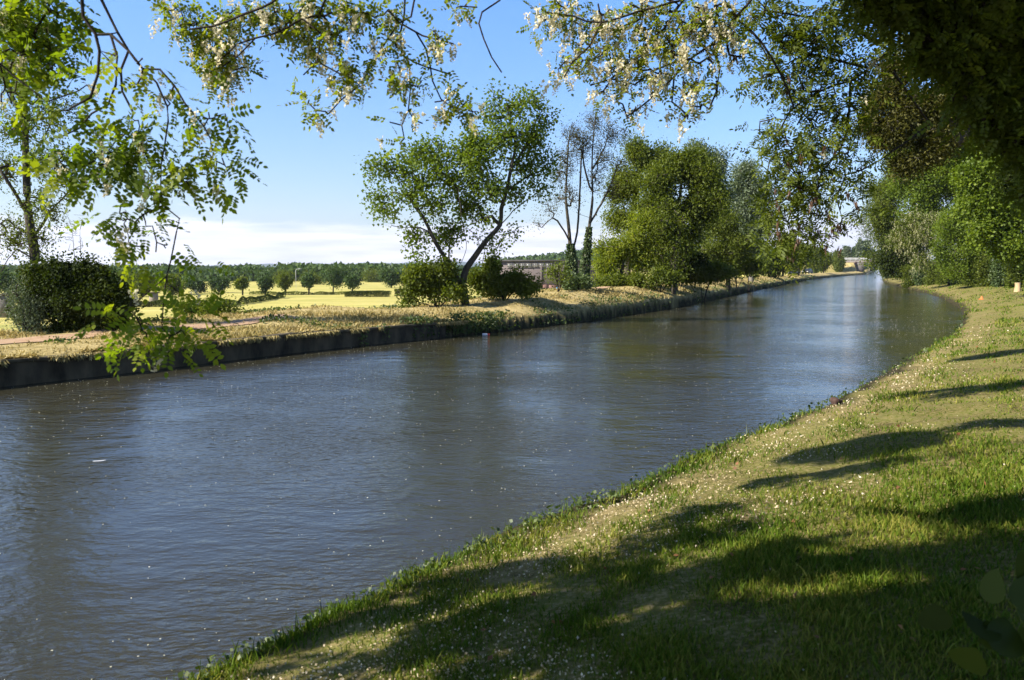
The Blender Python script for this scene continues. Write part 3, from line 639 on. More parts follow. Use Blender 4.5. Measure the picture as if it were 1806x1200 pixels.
for i, (px, Y, top, rx, lb) in enumerate(mid): ftree(px, Y, top, rx, lb, 140+i, 'leaf_far' if i % 3 else 'leaf_mid', 60, 60, leaf=.42, clear=.05, rb=.2, group='trees at the back of the field')
# far wood: one mass
fw = MB(); rng = np.random.RandomState(9); n = 95000
a = rng.uniform(-.70, .12, n); R0 = rng.choice([330, 420, 560, 760], n); x = R0*a + rng.randn(n)*3; y = R0 + rng.randn(n)*10
th = 1.0 + .5*vnoise(x, y*0, .05, 41) + .55*vnoise(x, y*0, .16, 42) + .25*vnoise(x, y*0, .45, 43); hh = np.clip(4.3*th + (R0-330)*.003, 2, 6.6)
z = FIELD + hh*rng.rand(n)**.6
place(fw, 'wide', np.stack([x, y, z], 1), frames(n, rng, .1, .3), (1.0+R0/450.)*rng.uniform(.6, 1.2, n))
tag(fw.build('far_wood', M['leaf_far']), 'long far off belt of hazy trees along the back of the field', 'wood', kind='stuff')
fw = MB(); n = 26000; a = rng.rand(n)*6.28; r = np.sqrt(rng.rand(n))*150; x = 132+r*np.cos(a); y = 640+r*np.sin(a)*.8; z = terrain(x, y)+rng.rand(n)*9
place(fw, 'wide', np.stack([x, y, z], 1), frames(n, rng, .1, .3), 2.6*rng.uniform(.6, 1.2, n))
tag(fw.build('hillside_wood', M['leaf_far']), 'dark wooded rise showing above the works building roof', 'wood', kind='stuff')
# poplars beyond the bridge
pl = [(1486,470,434,6),(1494,455,424,7),(1503,470,428,6),(1512,440,417,7.5),(1521,445,419,7),(1530,450,421,6),(1538,460,430,6),(1478,420,442,8),(1466,400,446,9)]
for i, (px, Y, top, rx) in enumerate(pl):
    lab = ['grey poplar fourth from the left beyond the bridge','tall grey poplar with a pointed top left of the bridge gap','thin hazy poplar between two taller ones beyond the bridge','tallest dark poplar directly above the bridge','broad dark poplar beside the tallest one above the bridge','grey green poplar right of the broad dark one','hazy poplar touching the right bank foliage','short grey tree second from the left beyond the bridge','short grey tree leftmost beyond the bridge'][i]
    ftree(px, Y, top, rx, lab, 180+i, 'leaf_grey' if i % 2 else 'leaf_far', 50, 50, leaf=.8, clear=.04, name='poplar_tree', sq=.8, group='poplars beyond the bridge', bark='bark_pale', rb=.3)
# clipped hedges in the field
def hedge(px0, px1, Y, h, d, label, seed, mat='leaf_dark', n=5000, leaf=.16, Y2=None, lump=.35):
    x0 = atY(px0, 500, Y)[0]; x1 = atY(px1, 500, Y2 or Y)[0]; rng = np.random.RandomState(seed); y1 = Y2 or Y
    u = rng.rand(n); q = rng.rand(n, 2); f = rng.randint(0, 3, n); dd = np.where(f == 0, -.5, q[:, 0]-.5)*d; hh = np.where(f == 2, 1, q[:, 1]); hh = np.where(f == 0, q[:, 1], hh)
    x = x0+(x1-x0)*u; y = Y+(y1-Y)*u+dd+vnoise(x, x*0, .5, seed)*lump*2; z = terrain(x, y)+hh*h*(1+lump*vnoise(x, y, .9, seed)+lump*.6*vnoise(x, y, .3, seed+1)); base = ((x0+x1)/2, (Y+y1)/2, hz((x0+x1)/2, (Y+y1)/2))
    t = empty('hedge', base, label, 'hedge'); m_ = MB(); place(m_, 'wide', np.stack([x, y, z], 1), frames(n, rng, 0, .4), leaf*rng.uniform(.7, 1.3, n)); m_.build('foliage', M[mat], t, off=base)
    m_ = MB(); k = max(3, int(abs(x1-x0)/1.5))
    for i in range(min(k, 6)): uu = (i+.5)/min(k, 6); xx = x0+(x1-x0)*uu; yy = Y+(y1-Y)*uu; zz = hz(xx, yy); m_ = MB(); m_.tube([(xx, yy, zz-.05), (xx+.03, yy, zz+h*.5), (xx, yy+.05, zz+h*.9)], [.05, .04, .02], 5); m_.build('stem', M['bark_dark'], t, off=base)
hedge(608, 687, 150, 1.0, 1.6, 'clipped dark green box hedge in the middle of the field', 301, lump=.12)
hedge(696, 742, 154, 1.3, 1.6, 'darker clipped hedge beside the twin bank tree', 302, lump=.12)
hedge(400, 502, 112, .85, 2.0, 'low rough dark hedge along a ditch in the field', 303, Y2=146, n=7000)
hedge(230, 400, 112, .7, 1.5, 'ragged low hedge behind the yellow green shrub', 304, n=6000)
hedge(440, 690, 163, .45, .8, 'thin low green strip along the field road', 305, 'leaf_mid', n=6000)

# ------------------------------------------------------------------ trees on the left bank
def btree(name, label, px, Y, limbs, lobes, ncl, per, size, mat, seed, base_z=None, **k):
    x = atY(px, 500, Y)[0]; z = hz(x, Y); base = (x, Y, z)
    ls = px_limbs(limbs, Y) if limbs else []
    if ls: ls[0] = [np.array([x, Y, z-.2])] + ls[0]
    else: c = np.mean([l[:3] for l in [PX(*l[:4], Y, *(l[4:])) for l in lobes]], 0); ls = [[(x, Y, z-.2), (x*.7+c[0]*.3, Y, z+(c[2]-z)*.5), c]]
    lb = [PX(*l[:4], Y, *(l[4:])) for l in lobes]; k.setdefault('lump', 5)
    return tree(name, label, k.pop('cat', 'tree'), base, ls, lb, ncl, per, size, size, mat, seed, **k)
# twin-stemmed bank tree
btree('bank_tree', 'leaning twin stemmed tree with open leafy crown on the far bank', 822, 36,
  [[(818,487),(838,452,.1),(858,424,.2),(882,397,.3),(884,369,.3),(893,338,.2),(900,303,0),(905,280,0),(909,254,-.2),(899,212,-.3),(893,175,-.3)],
   [(821,528),(803,482,-.2),(781,450,-.5),(763,417,-.7),(748,386,-.8),(727,356,-1),(705,320,-1)],
   [(847,431),(834,410,.4),(811,395,.9),(785,384,1.2),(752,372,1.6)], [(763,415,-.7),(741,402,-.9),(708,402,-1.2),(690,398,-1.4)],
   [(887,360,.3),(862,352,-.2),(845,345,-.5)], [(900,300),(925,262,.5),(945,215,.9),(968,175,1.1)], [(893,338,.2),(925,315,.8),(958,300,1.2)], [(882,400,.3),(905,372,.8),(930,352,1.3),(950,338,1.5)],
   [(823,520,.2),(797,492,.5),(792,440,.8),(800,400,1)], [(860,420,.2),(850,465,.3)], [(803,482),(822,440,-.6),(815,390,-1.),(808,330,-1.2)]],
  [(735,272,28,22,.3),(700,300,30,24,-.8),(765,275,30,26,.6),(675,292,20,18,-1),(810,275,34,30,.4),(835,330,26,26,0),(850,385,22,24,.3),(825,295,22,22,.1),(800,412,22,20,.4),(835,250,24,20,.2),(780,300,30,26,-.2),(660,300,18,18,-1),(665,345,18,18,-1),(745,320,40,30,-.4),(795,320,38,34,.2),(683,370,30,22,-1),(720,350,34,26,-1),(770,365,34,30,-.8),
   (820,370,26,30,.8),(860,260,30,30,.2),(845,300,30,30,-.4),(875,205,26,22,0),(905,190,34,32,0),(940,180,26,24,.7),(890,250,34,30,-.3),(930,250,36,34,.6),(960,215,20,26,.9),(925,300,34,30,.6),(965,295,24,24,1.1),
   (905,345,30,24,1),(950,335,30,20,1.2),(870,335,26,30,-.3),(872,165,9,18,-.2),(735,425,22,22,-.6),(780,420,26,28,.3),(870,430,24,18,.4),(905,412,16,12,.8),(742,465,20,22,0)],
  1350, 18, .135, 'leaf_bright', 7, cap=[(0,.21),(3,.13),(6,.08),(9,.045),(12,.018)], rb=.21, rt=.008, spread=.42, tem='wide', shell=.55, step=.3, p=.62, drop=.12, lump=3)
def bush(label, px, Y, lobes, n, size, mat, seed, tem='wide', name='bush', ncl=110, group=None, clear=0, spread=.3, bark='bark_dark', **k):
    x = atY(px, 500, Y)[0]; z = hz(x, Y); lb = [PX(*l[:4], Y, *(l[4:])) for l in lobes]; rng = np.random.RandomState(seed)
    lim = [[(x, Y, z-.1), (x+.1, Y+.05, z+.25)]] + [[(x, Y, z), (x*.5+l[0]*.5+rng.randn()*.1, Y*.5+l[1]*.5, z*.4+l[2]*.6), l[:3]] for l in lb]
    k.setdefault('lump', 4); return tree(name, label, k.pop('cat', 'bush'), (x, Y, z), lim, lb, ncl, n//ncl, size, size, mat, seed, rb=.06, rt=.008, spread=spread, tem=tem, shell=.5, step=.3, bark=bark, group=group, **k)
bush('leafy green bush at the foot of the twin stemmed tree', 770, 35.2, [(760,505,40,30),(735,500,26,24),(790,490,28,34,.4),(720,528,20,16,-.2),(800,520,22,20)], 9000, .13, 'leaf_mid', 21)
bush('dense dark green bush right of the twin stemmed tree', 890, 38, [(880,508,36,22),(925,508,26,20),(850,500,20,28),(905,495,26,14),(868,478,14,20)], 9500, .12, 'leaf_mid', 22, inner=3500)
bush('small pale sapling bush before the works building wall', 985, 44, [(975,482,14,14),(995,490,14,12),(985,470,10,8)], 900, .11, 'leaf_yel', 23, ncl=40)
# two slender ivy-footed trees
btree('slender_tree', 'slender nearly bare twin topped tree with ivy foot', 1004, 46, [[(1008,480),(1006,440),(1003,400),(998,350),(1000,300),(1003,250),(1010,215)],[(1008,450),(1018,410,.3),(1022,350,.4),(1025,290,.5),(1030,230,.5)],[(1006,430),(990,400,-.4),(975,385,-.6),(955,402,-.8)]],
  [(1010,240,26,40),(1000,290,28,40),(1025,260,22,50,.6),(985,310,26,30,-.5),(1010,350,26,30),(970,370,22,22,-.6),(950,395,14,12,-.8),(985,350,20,20,.5)], 1100, 6, .09, 'leaf_brown', 31, cap=[(0,.17),(4,.10),(7,.055),(10,.025)], rb=.17, rt=.007, spread=.4, bark='bark', drop=.4, step=.35, up=1.6, shell=.7, p=.62, lump=2)
btree('slender_tree', 'taller slender tree with fine bare twigs beside the ivy footed one', 1033, 47, [[(1030,480),(1036,430),(1040,395),(1045,350),(1044,300),(1046,250),(1050,205)],[(1040,395),(1060,360,.5),(1080,320,.7),(1095,270,.8)],[(1043,340),(1030,290,-.4),(1028,240,-.5)],[(1044,300),(1066,260,.3),(1075,215,.4)],[(1036,385),(1022,378,-.3),(1018,370,-.4)]],
  [(1050,220,30,32),(1080,240,26,36,.5),(1035,250,24,40,-.4),(1065,280,34,36),(1092,290,18,26,.7),(1050,320,30,30),(1080,340,26,24,.5),(1100,245,10,22,.7)], 1400, 6, .09, 'leaf_brown', 32, cap=[(0,.17),(4,.10),(7,.055),(10,.025)], rb=.17, rt=.007, spread=.4, bark='bark', drop=.4, step=.35, up=1.6, shell=.7, p=.62, lump=2)
def ivy(label, px, Y, pts, n, seed, r=.3):
    x = atY(px, 500, Y)[0]; z = hz(x, Y); rng = np.random.RandomState(seed); P = np.array([atY(q[0], q[1], Y) for q in pts]); k = rng.randint(0, len(P)-1, n); u = rng.rand(n)[:, None]
    c = P[k]*(1-u)+P[k+1]*u; a = rng.rand(n)*6.28; tt = (k+u[:, 0])/(len(P)-1); rad = r*(1.6-1.1*tt)*rng.uniform(.6, 1.1, n); pos = c+np.stack([np.cos(a)*rad, np.sin(a)*rad, 0*a], 1)
    o_ = np.stack([np.cos(a), np.sin(a), -.6+0*a], 1)*.8
    t = empty('ivy', (x, Y, z), label, 'ivy', 'ivy on the slender trees'); m_ = MB(); place(m_, 'wide', pos, frames(n, rng, .5, 0, o_), .13*rng.uniform(.6, 1.2, n)); m_.build('foliage', M['leaf_ivy'], t, off=(x, Y, z))
    for s in range(3): m_ = MB(); m_.tube(P+np.array([math.cos(s*2.1)*.17, math.sin(s*2.1)*.17, 0]), .02, 5); m_.build('stem', M['bark_dark'], t, off=(x, Y, z))
ivy('thick ivy round the left slender trunk', 1004, 46, [(1006,512),(1007,480),(1008,455),(1006,430)], 2400, 51)
ivy('ivy climbing the right slender trunk', 1033, 47, [(1028,512),(1030,480),(1036,440),(1039,400)], 2200, 52, .24)
bush('low ivy covered bush between the two slender trunks', 1018, 45.5, [(1015,500,20,14),(1000,503,10,10),(1030,503,12,10)], 3000, .10, 'leaf_ivy', 24, ncl=40)
# the big clump
btree('olive_tree', 'olive yellow loose crowned tree behind the slender pair', 1105, 60, None, [(1110,330,34,44),(1140,280,34,28),(1095,390,34,34),(1165,300,26,34),(1085,345,24,24),(1125,262,22,16),(1170,270,14,12)], 420, 40, .19, 'leaf_yel', 41, rb=.25, spread=.55, inner=5000)
btree('broadleaf_tree', 'big dense dark green tree at the centre of the bank clump', 1190, 57, [[(1188,470),(1195,430),(1197,390),(1200,340),(1205,300)],[(1197,390),(1170,350,.5),(1150,320,.5)],[(1197,380),(1225,330,.5),(1240,300,.5)]],
  [(1195,300,52,34),(1165,330,44,36),(1235,315,40,36),(1195,280,26,16),(1230,285,26,14),(1180,375,50,38),(1235,370,44,40),(1145,370,28,36),(1205,420,44,34,.6),(1255,350,24,34),(1160,430,34,30,.5)], 560, 60, .20, 'leaf_mid', 42, rb=.28, spread=.6, inner=20000)
btree('young_tree', 'mid green young tree leaning over the path before the dark one', 1188, 54, [[(1190,480),(1191,450),(1197,420),(1198,380)]], [(1190,400,36,34),(1165,440,26,26),(1210,440,26,30),(1195,470,30,22),(1180,370,20,16)], 160, 32, .17, 'leaf_mid', 43, rb=.16, spread=.45)
btree('lime_tree', 'light green leafy tree at the left of the bank clump', 1095, 55, None, [(1095,440,36,34),(1070,470,30,26),(1120,420,30,32),(1130,460,32,36),(1085,495,36,16),(1060,440,14,14),(1140,395,20,20)], 320, 46, .17, 'leaf_lime', 44, rb=.18, spread=.5, inner=5000)
bush('rounded mid green bush below the young tree', 1165, 52.5, [(1165,490,24,16),(1185,492,18,14),(1145,498,20,12)], 3500, .14, 'leaf_mid', 25)
btree('grey_poplar', 'grey green poplar top behind the big dark tree', 1240, 84, None, [(1235,275,22,22),(1265,290,20,26),(1255,330,26,34),(1270,370,26,34),(1245,400,30,40),(1225,265,14,12)], 420, 50, .25, 'leaf_grey', 45, inner=9000, rb=.3, spread=.8, bark='bark_pale')
btree('grey_poplar', 'tall pale poplar right of the big dark tree', 1325, 96, None, [(1318,305,22,26),(1335,345,30,34),(1310,370,26,40),(1345,395,26,40),(1320,430,36,40),(1300,330,14,26)], 480, 50, .28, 'leaf_grey', 46, inner=11000, rb=.3, spread=.9, bark='bark_pale')
btree('broadleaf_tree', 'shady tree between the big dark tree and the pale poplar', 1285, 74, None, [(1280,400,34,40),(1300,440,34,34),(1262,450,34,34),(1275,480,40,16)], 320, 50, .2, 'leaf_mid', 47, rb=.22, spread=.6, inner=11000)
bush('dark leafy bush filling the shade at the clump foot', 1240, 60, [(1235,486,36,20),(1262,482,36,20),(1212,492,20,12)], 8000, .16, 'leaf_mid', 26, inner=5000)
bush('low leafy bush under the light green tree', 1100, 53.5, [(1090,500,30,14),(1120,500,26,14),(1065,503,18,12)], 6000, .14, 'leaf_mid', 28, inner=3000)
bush('tall leafy bush in the gap between the shady tree and the pale poplar', 1300, 78, [(1300,462,30,26),(1325,468,26,20),(1285,475,26,18)], 7000, .18, 'leaf_mid', 29, inner=5000)
bush('dark leafy bush behind the young tree', 1200, 60, [(1190,470,36,26),(1220,465,30,26)], 6000, .17, 'leaf_dark', 30, inner=4000)
bush('green bush beside the path at the poplar foot', 1320, 84, [(1315,475,26,16),(1340,478,24,14),(1295,478,18,16)], 4500, .18, 'leaf_mid', 27)
far_l = [(1380,142,405,26,'leaf_mid','bright green tree above the bend of the towpath'),(1408,168,425,24,'leaf_yel','yellow green tree right of the bright one above the bend'),(1360,122,440,22,'leaf_dark','dark small tree under the pale poplar by the bend'),
         (1432,222,428,20,'leaf_yel','olive tree shading the parked cars'),(1392,180,440,26,'leaf_dark','dark tree shading the parked cars'),(1452,262,437,16,'leaf_mid','green tree on the mound left of the bridge'),(1440,280,446,14,'leaf_far','grey green tree behind the mound'),(1478,312,444,12,'leaf_mid','small tree in front of the bridge mound'),(1345,140,430,24,'leaf_far','far dull tree behind the pale poplar')]
for i, (px, Y, top, rx, mt, lb) in enumerate(far_l):
    x = atY(px, 500, Y)[0]; ftree(px, Y, top, rx, lb, 210+i, mt, 120, 55, leaf=.2+Y*.0011, clear=.03, group='trees along the far towpath', rb=.2)

# left thicket and the tall leafy tree
btree('tall_bank_tree', 'tall ivy trunked tree with fine leaves at the left edge', 52, 25, [[(62,500),(60,440),(50,380),(46,300),(44,220),(40,120),(36,0),(34,-80)],[(60,420),(85,380,.3),(110,350,.5),(128,330,.6)],[(50,380),(20,330,-.4),(0,300,-.6)],[(46,300),(75,250,.3),(95,200,.5)],[(44,220),(15,150,-.4),(0,100,-.5)],[(62,460),(30,440,-.3),(0,480,-.5)]],
  [(40,40,50,50),(20,130,40,50),(75,110,40,50),(30,230,46,46),(90,200,34,44),(75,290,40,40),(10,310,34,44),(60,360,30,30),(110,330,22,26),(20,420,34,40),(60,430,22,40),(95,380,20,24),(10,-50,50,40),(80,-40,40,50)], 620, 30, .085, 'leaf_mid', 61, rb=.20, rt=.006, spread=.36, tem='rhomb', step=.3, cap=[(0,.2),(4,.12),(8,.07),(12,.03)])
bush('large dark thicket beside the path on the far bank', 130, 23.5, [(130,540,60,40),(80,530,40,46),(180,530,42,44,.3),(50,555,30,34),(110,500,40,28),(205,560,26,30),(160,490,36,20,.3),(70,490,30,24),(130,575,60,20),(210,515,20,18),(95,476,12,13),(120,470,9,12),(150,466,10,14),(58,482,12,14),(186,486,14,12),(222,530,12,20)], 30000, .085, 'leaf_dark', 62, ncl=420, inner=14000, name='thicket', cat='thicket', spread=.28)
bush('pale willowy bush at the left foot of the thicket', 36, 22.8, [(38,550,22,30),(30,520,16,22),(45,578,26,12),(60,560,14,22)], 5000, .07, 'leaf_grey', 63, tem='narrow', ncl=90)
bush('yellow green rounded shrub beside the path on the far bank', 385, 30, [(380,556,36,20),(350,560,24,18),(408,562,22,14),(375,542,24,12),(330,552,18,18)], 9000, .085, 'leaf_yel', 64, ncl=160)
for px, Y, pts, lb, sd in ((134,26,[(133,480),(130,440),(126,400),(116,376)],'bare sapling rising from the dark thicket',71),(142,26.3,[(143,480),(142,440),(141,405),(147,380)],'thinner bare sapling right of its neighbour',72)):
    x = atY(px, 500, Y)[0]; z = hz(x, Y); rng = np.random.RandomState(sd); t = empty('bare_sapling', (x, Y, z), lb, 'sapling', 'bare saplings in the thicket'); sk = Skel(sd); sk.limb([(x, Y, z-.1)]+[atY(a, b, Y) for a, b in pts], .2)
    A = lobepts([PX(px-8, 410, 22, 34, Y)], 34, rng, .7); sk.grow(A, .2, 1.2); q = MB(); sk.tubes(q, .04, .004, .75, cap=[(0,.04),(1.2,.026),(2.2,.012),(3.5,.004)]); q.build('trunk', M['bark'], t, True, (x, Y, z))

# ------------------------------------------------------------------ trees on the right bank
def wtree(name, label, base, lobes_px, Y, ncl, per, size, mat, seed, limbs=None, **k):
    """a tree whose trunk stands at base (world) and whose crown lobes show at the given pixels"""
    bx, by = base; z = hz(bx, by); lb = [PX(*l[:4], Y, *(l[4:])) for l in lobes_px]; c = np.mean([l[:3] for l in lb], 0)
    ls = [[(bx, by, z-.2), (bx*.92+c[0]*.08, by*.92+c[1]*.08, z+(c[2]-z)*.45), (bx*.55+c[0]*.45, by*.55+c[1]*.45, z+(c[2]-z)*.8), tuple(c)]]
    if limbs: ls += px_limbs(limbs, Y)
    k.setdefault('lump', 5)
    return tree(name, label, k.pop('cat', 'tree'), (bx, by, z), ls, lb, ncl, per, size, size, mat, seed, **k)
def blossoms(frac_, n, size=.13, tem='raceme', mat='blossom', name='blossoms', spread=.12):
    def f(t, base, A, rng):
        m_ = MB(); k = rng.rand(len(A)) < frac_; P = np.repeat(A[k], n, 0)+rng.randn(k.sum()*n, 3)*spread; d = np.tile([0, 0, -1.3], (len(P), 1))
        place(m_, tem, P, frames(len(P), rng, .5, 0, d), size*rng.uniform(.6, 1.2, len(P))); o = m_.build(name, M[mat], t, off=base); o['kind'] = 'stuff'
    return f
for i, (x_, y_, px_, top_, rx_) in enumerate(((70,140,1568,440,13),(78,160,1566,448,12),(88,182,1572,452,12),(100,212,1578,455,12),(118,250,1584,458,12),(66,124,1590,440,18))):
    hb_ = HZ+(H-1.0)*F/y_; wtree('bank_shrub', ['rounded shrub at the tip of the right bank promontory','shrub just behind the promontory tip','third shrub back along the far right bank','fourth shrub back along the far right bank','farthest shrub on the right bank near the bridge','wide shrub filling under the tall end tree'][i], (x_, y_), [(px_, hb_-k*(hb_-top_), rx_, (hb_-top_)*.28) for k in (.15, .4, .65, .85)], y_, 100, 40, .32, 'leaf_mid', 450+i, cat='shrub', rb=.08, spread=.6, inner=2500)
# far to near along the right bank
wtree('bank_tree', 'small grey green tree at the far tip of the right bank', (73, 152), [(1528,392,14,20),(1540,370,20,24),(1535,420,16,24),(1545,345,22,30)], 150, 120, 40, .28, 'leaf_grey', 401, rb=.2, spread=.9)
wtree('broadleaf_tree', 'tall green tree rising over the end of the right bank', (62, 116), [(1575,430,36,40),(1560,390,32,44),(1572,340,42,44),(1590,290,46,44),(1600,240,46,40),(1556,462,24,20),(1600,460,30,30)], 112, 760, 60, .28, 'leaf_mid', 402, rb=.35, spread=.95, inner=14000)
wtree('broadleaf_tree', 'dark green tree dipping its lowest boughs to the water at the bend', (57, 108), [(1568,478,20,18),(1582,465,26,26),(1560,455,18,18),(1600,440,34,34)], 104, 240, 50, .26, 'leaf_dark', 403, rb=.25, spread=.7, inner=3000)
wtree('broadleaf_tree', 'broad green tree high behind the flowering elder', (54, 88), [(1640,330,60,44),(1600,300,44,40),(1660,280,60,50),(1700,330,50,50),(1620,250,50,44),(1640,380,50,30)], 86, 760, 60, .26, 'leaf_bright', 404, rb=.4, spread=.9, inner=16000)
wtree('elder_tree', 'elder laden with cream blossom leaning over the lawn', (46, 84), [(1622,400,34,28),(1605,425,28,30),(1640,430,30,32),(1625,460,24,24),(1590,400,16,16),(1650,395,20,18)], 82, 260, 34, .2, 'leaf_yel', 405, rb=.14, spread=.5, inner=2500,
      extra=blossoms(.7, 8, .40, 'raceme_small', 'elder', 'blossoms', .5))
wtree('olive_bush_tree', 'olive green bushy tree with brownish tips right of the elder', (47, 76), [(1690,410,40,40),(1670,450,34,34),(1720,440,34,34),(1700,380,30,24),(1690,480,44,20)], 74, 480, 50, .18, 'leaf_bright', 406, rb=.2, spread=.55, inner=6000)
wtree('maple_tree', 'bright green maple above the hedge at the right edge', (34, 50), [(1770,330,50,44),(1730,360,36,34),(1780,390,44,40),(1740,410,34,34),(1800,300,40,40),(1720,310,34,30),(1790,440,40,36)], 48, 700, 60, .17, 'leaf_bright', 407, rb=.3, spread=.45, inner=7000, tem='wide')
wtree('broadleaf_tree', 'dull green tree filling the gap high above the elder', (40, 60), [(1720,240,60,50),(1660,260,50,50),(1770,220,60,50),(1700,300,50,40),(1620,210,40,40),(1790,280,50,40)], 58, 800, 60, .2, 'leaf_bright', 408, rb=.35, spread=.55, inner=16000)
wtree('red_tipped_tree', 'brown tinged tree hanging over the canal high on the right', (21.5, 27), [(1560,170,44,44),(1590,230,50,50),(1555,240,40,40),(1640,190,50,50),(1530,215,26,34),(1650,260,50,44),(1700,180,50,60),(1600,290,40,26),(1760,200,60,70),(1580,120,44,34),(1660,110,60,40)], 27, 900, 50, .10, 'leaf_brown', 409, rb=.28, spread=.3, inner=30000,
      limbs=[[(1690,250),(1640,240),(1590,225),(1550,220)]])
wtree('broadleaf_tree', 'dark green tree at the right edge over the lawn', (24, 32), [(1790,130,60,70),(1740,80,60,60),(1800,250,50,60),(1700,40,60,50),(1660,90,50,50),(1780,320,30,30)], 31, 520, 50, .13, 'leaf_dark', 410, rb=.3, spread=.35, inner=12000)
# young hedge trees along the foot of the wood, each its own clump
hx = [(1606,100,470,14),(1626,96,468,13),(1646,92,462,14),(1668,88,458,15),(1690,83,452,16),(1714,78,450,17),(1740,72,446,18),(1766,68,440,19),(1794,63,436,21)]
hl = ['farthest small hedge clump by the dark gap at the bend','second hedge clump from the bend','narrow upright hedge clump under the elder','hedge clump under the right side of the elder','ivy clad hedge clump below the olive bushy tree','broad hedge clump at the middle of the row','bright hedge clump right of the middle','tall hedge clump next to the last at the right','nearest tallest hedge clump at the right edge']
for i, (px, Y, top, rx) in enumerate(hx):
    x = atY(px, 500, Y)[0]; z = hz(x, Y); bt_ = HZ+(H-z)*F/Y; hh = bt_-top; lb = [(px+a*rx*.4, top+hh*b_, rx*.8, hh*.3) for a, b_ in ((0, .25), (-.6, .5), (.6, .5), (0, .75), (-.5, .9), (.6, .92))]
    wtree('hedge_tree', hl[i], (x, Y), lb, Y, 130, 40, .14+Y*.0004, ['leaf_mid', 'leaf_ivy', 'leaf_yel'][i % 3], 420+i, cat='tree', rb=.08, spread=.4, inner=4200, group='young trees hedging the lawn')

# ------------------------------------------------------------------ near trees whose boughs hang into view
def upper(t, base, lobes, n, size, mat, rng, tem='wide', more=None):  # leaf lobes added out of view to throw shade
    m_ = MB() if more is None else more; w_ = np.array([l[6] if len(l) > 6 else l[3]*l[4] for l in lobes]); w_ = w_/w_.sum(); k = rng.choice(len(lobes), n, p=w_); L_ = np.array([l[:6] for l in lobes])[k]
    d = rng.randn(n, 3); d /= np.linalg.norm(d, axis=1)[:, None]; P = L_[:, :3]+d*(rng.rand(n)**.45)[:, None]*L_[:, 3:6]
    # leaf tufts
    P += rng.randn(n, 3)*.05
    place(m_, tem, P, frames(n, rng, .2, .4), size*rng.uniform(.7, 1.2, n))
    if more is None: m_.build('added_shade_leaves', M[mat], t, off=base)
def cast(px, py, h, rx, ry, wt=1.0):  # unseen leaf lobe set towards the sun so its shadow lands at this pixel
    G = atZ(px, py, .97)
    for _ in range(6): G = atZ(px, py, .5*G[2]+.5*hz(G[0], G[1]))
    c = G + SUN*(h/SUN[2]); return (*c, rx, ry, .35, rx*ry*wt)
CAST_A = [cast(*q) for q in ((780,1020,5,.2,.12),(1060,1010,5,.3,.16),(930,1110,4.7,.35,.14),(640,1160,4.6,.25,.1),(480,1170,4.8,.12,.06),(1230,1080,5,.25,.16),(1100,1160,4.6,.3,.14),(1380,1150,5,.3,.2),(1420,960,6,.25,.1),(880,1010,5.0,.45,.26),(1180,1030,5.0,.4,.24),(1000,1070,4.8,.5,.25),(840,1090,4.6,.4,.2),(700,1075,4.8,.3,.2),
   (1180,1130,4.6,.45,.22),(1330,1100,5.2,.36,.25),(1290,1180,4.6,.5,.2),(1120,1190,4.4,.3,.15),(900,1170,4.6,.3,.14),(760,1150,4.6,.22,.12),(560,1110,4.8,.25,.16),(1340,1000,5.6,.36,.18),(1480,1000,6.,.4,.16))]
CAST_B = [(*(atY(1750,1080,2.1)+SUN*8), .45, .45, .2, .5), (*(atY(1800,1000,2.1)+SUN*8), .35, .35, .2, .3)] + [cast(*q) for q in ((1250,1010,5.4,.3,.2),(1080,1120,4.8,.3,.2),(1640,1120,5.2,.3,.2),(1540,785,8,.85,.55),(1440,800,7.5,.4,.2),(1640,690,9,.9,.16),(1760,626,10,1.2,.4),(1790,900,6,.6,.3),  # first two lobes added to shade the big lower right leaves
   (1740,980,6,.45,.3),(1790,1060,5.5,.5,.4),(1640,1060,5.6,.34,.3),(1700,1150,5.4,.6,.3),(1560,1160,5.2,.3,.18))]
# A: big locust behind and left of the viewer
bx, by = -4.4, -2.6; bz = hz(bx, by)
yA = 4.5
limbsA = [[(bx,by,bz-.3),(bx+.2,by+.3,3),(bx+.3,by+1,5.4),(bx+.9,by+3,6.6),(-2.9,3.4,5.4)]]
def PL_(pts, Y): return [tuple(atY(q[0], q[1], Y+(q[2] if len(q) > 2 else 0))) for q in pts]
limbsA += [[(-2.9,3.4,5.4)]+PL_([(173,-12),(193,60),(227,90),(253,123),(277,147),(293,187),(297,213),(290,260),(283,290),(283,333),(285,361),(315,385),(312,409),(300,460),(295,487),(288,526),(285,580)], yA),
  [(-2.9,3.4,5.4)]+PL_([(143,-15),(147,30),(167,60),(175,90),(170,133),(160,173),(120,193)], yA-.25),
  PL_([(193,60),(207,100),(203,150),(190,183),(163,200),(140,227),(103,243)], yA), PL_([(253,117),(283,123),(307,150),(327,183),(360,223),(370,243),(373,260)], yA),
  PL_([(295,493),(255,520),(228,544)], yA), PL_([(227,90),(212,125),(215,160),(235,200)], yA+.1), PL_([(285,361),(270,340),(255,345)], yA), PL_([(175,90),(200,112),(213,130)], yA),
  [(-3.6,2.4,5.6),(-3.5,3.6,4.6)]+PL_([(-30,95,-.1),(0,112),(33,140),(63,163),(80,180)], yA-.1), [(-3.5,3.6,4.6)]+PL_([(-40,40,.2),(0,50,.2),(50,55,.3),(90,90,.3),(110,130,.3)], yA), [(-2.9,3.4,5.4)]+PL_([(100,-30,.4),(80,20,.4),(60,60,.3)], yA)]
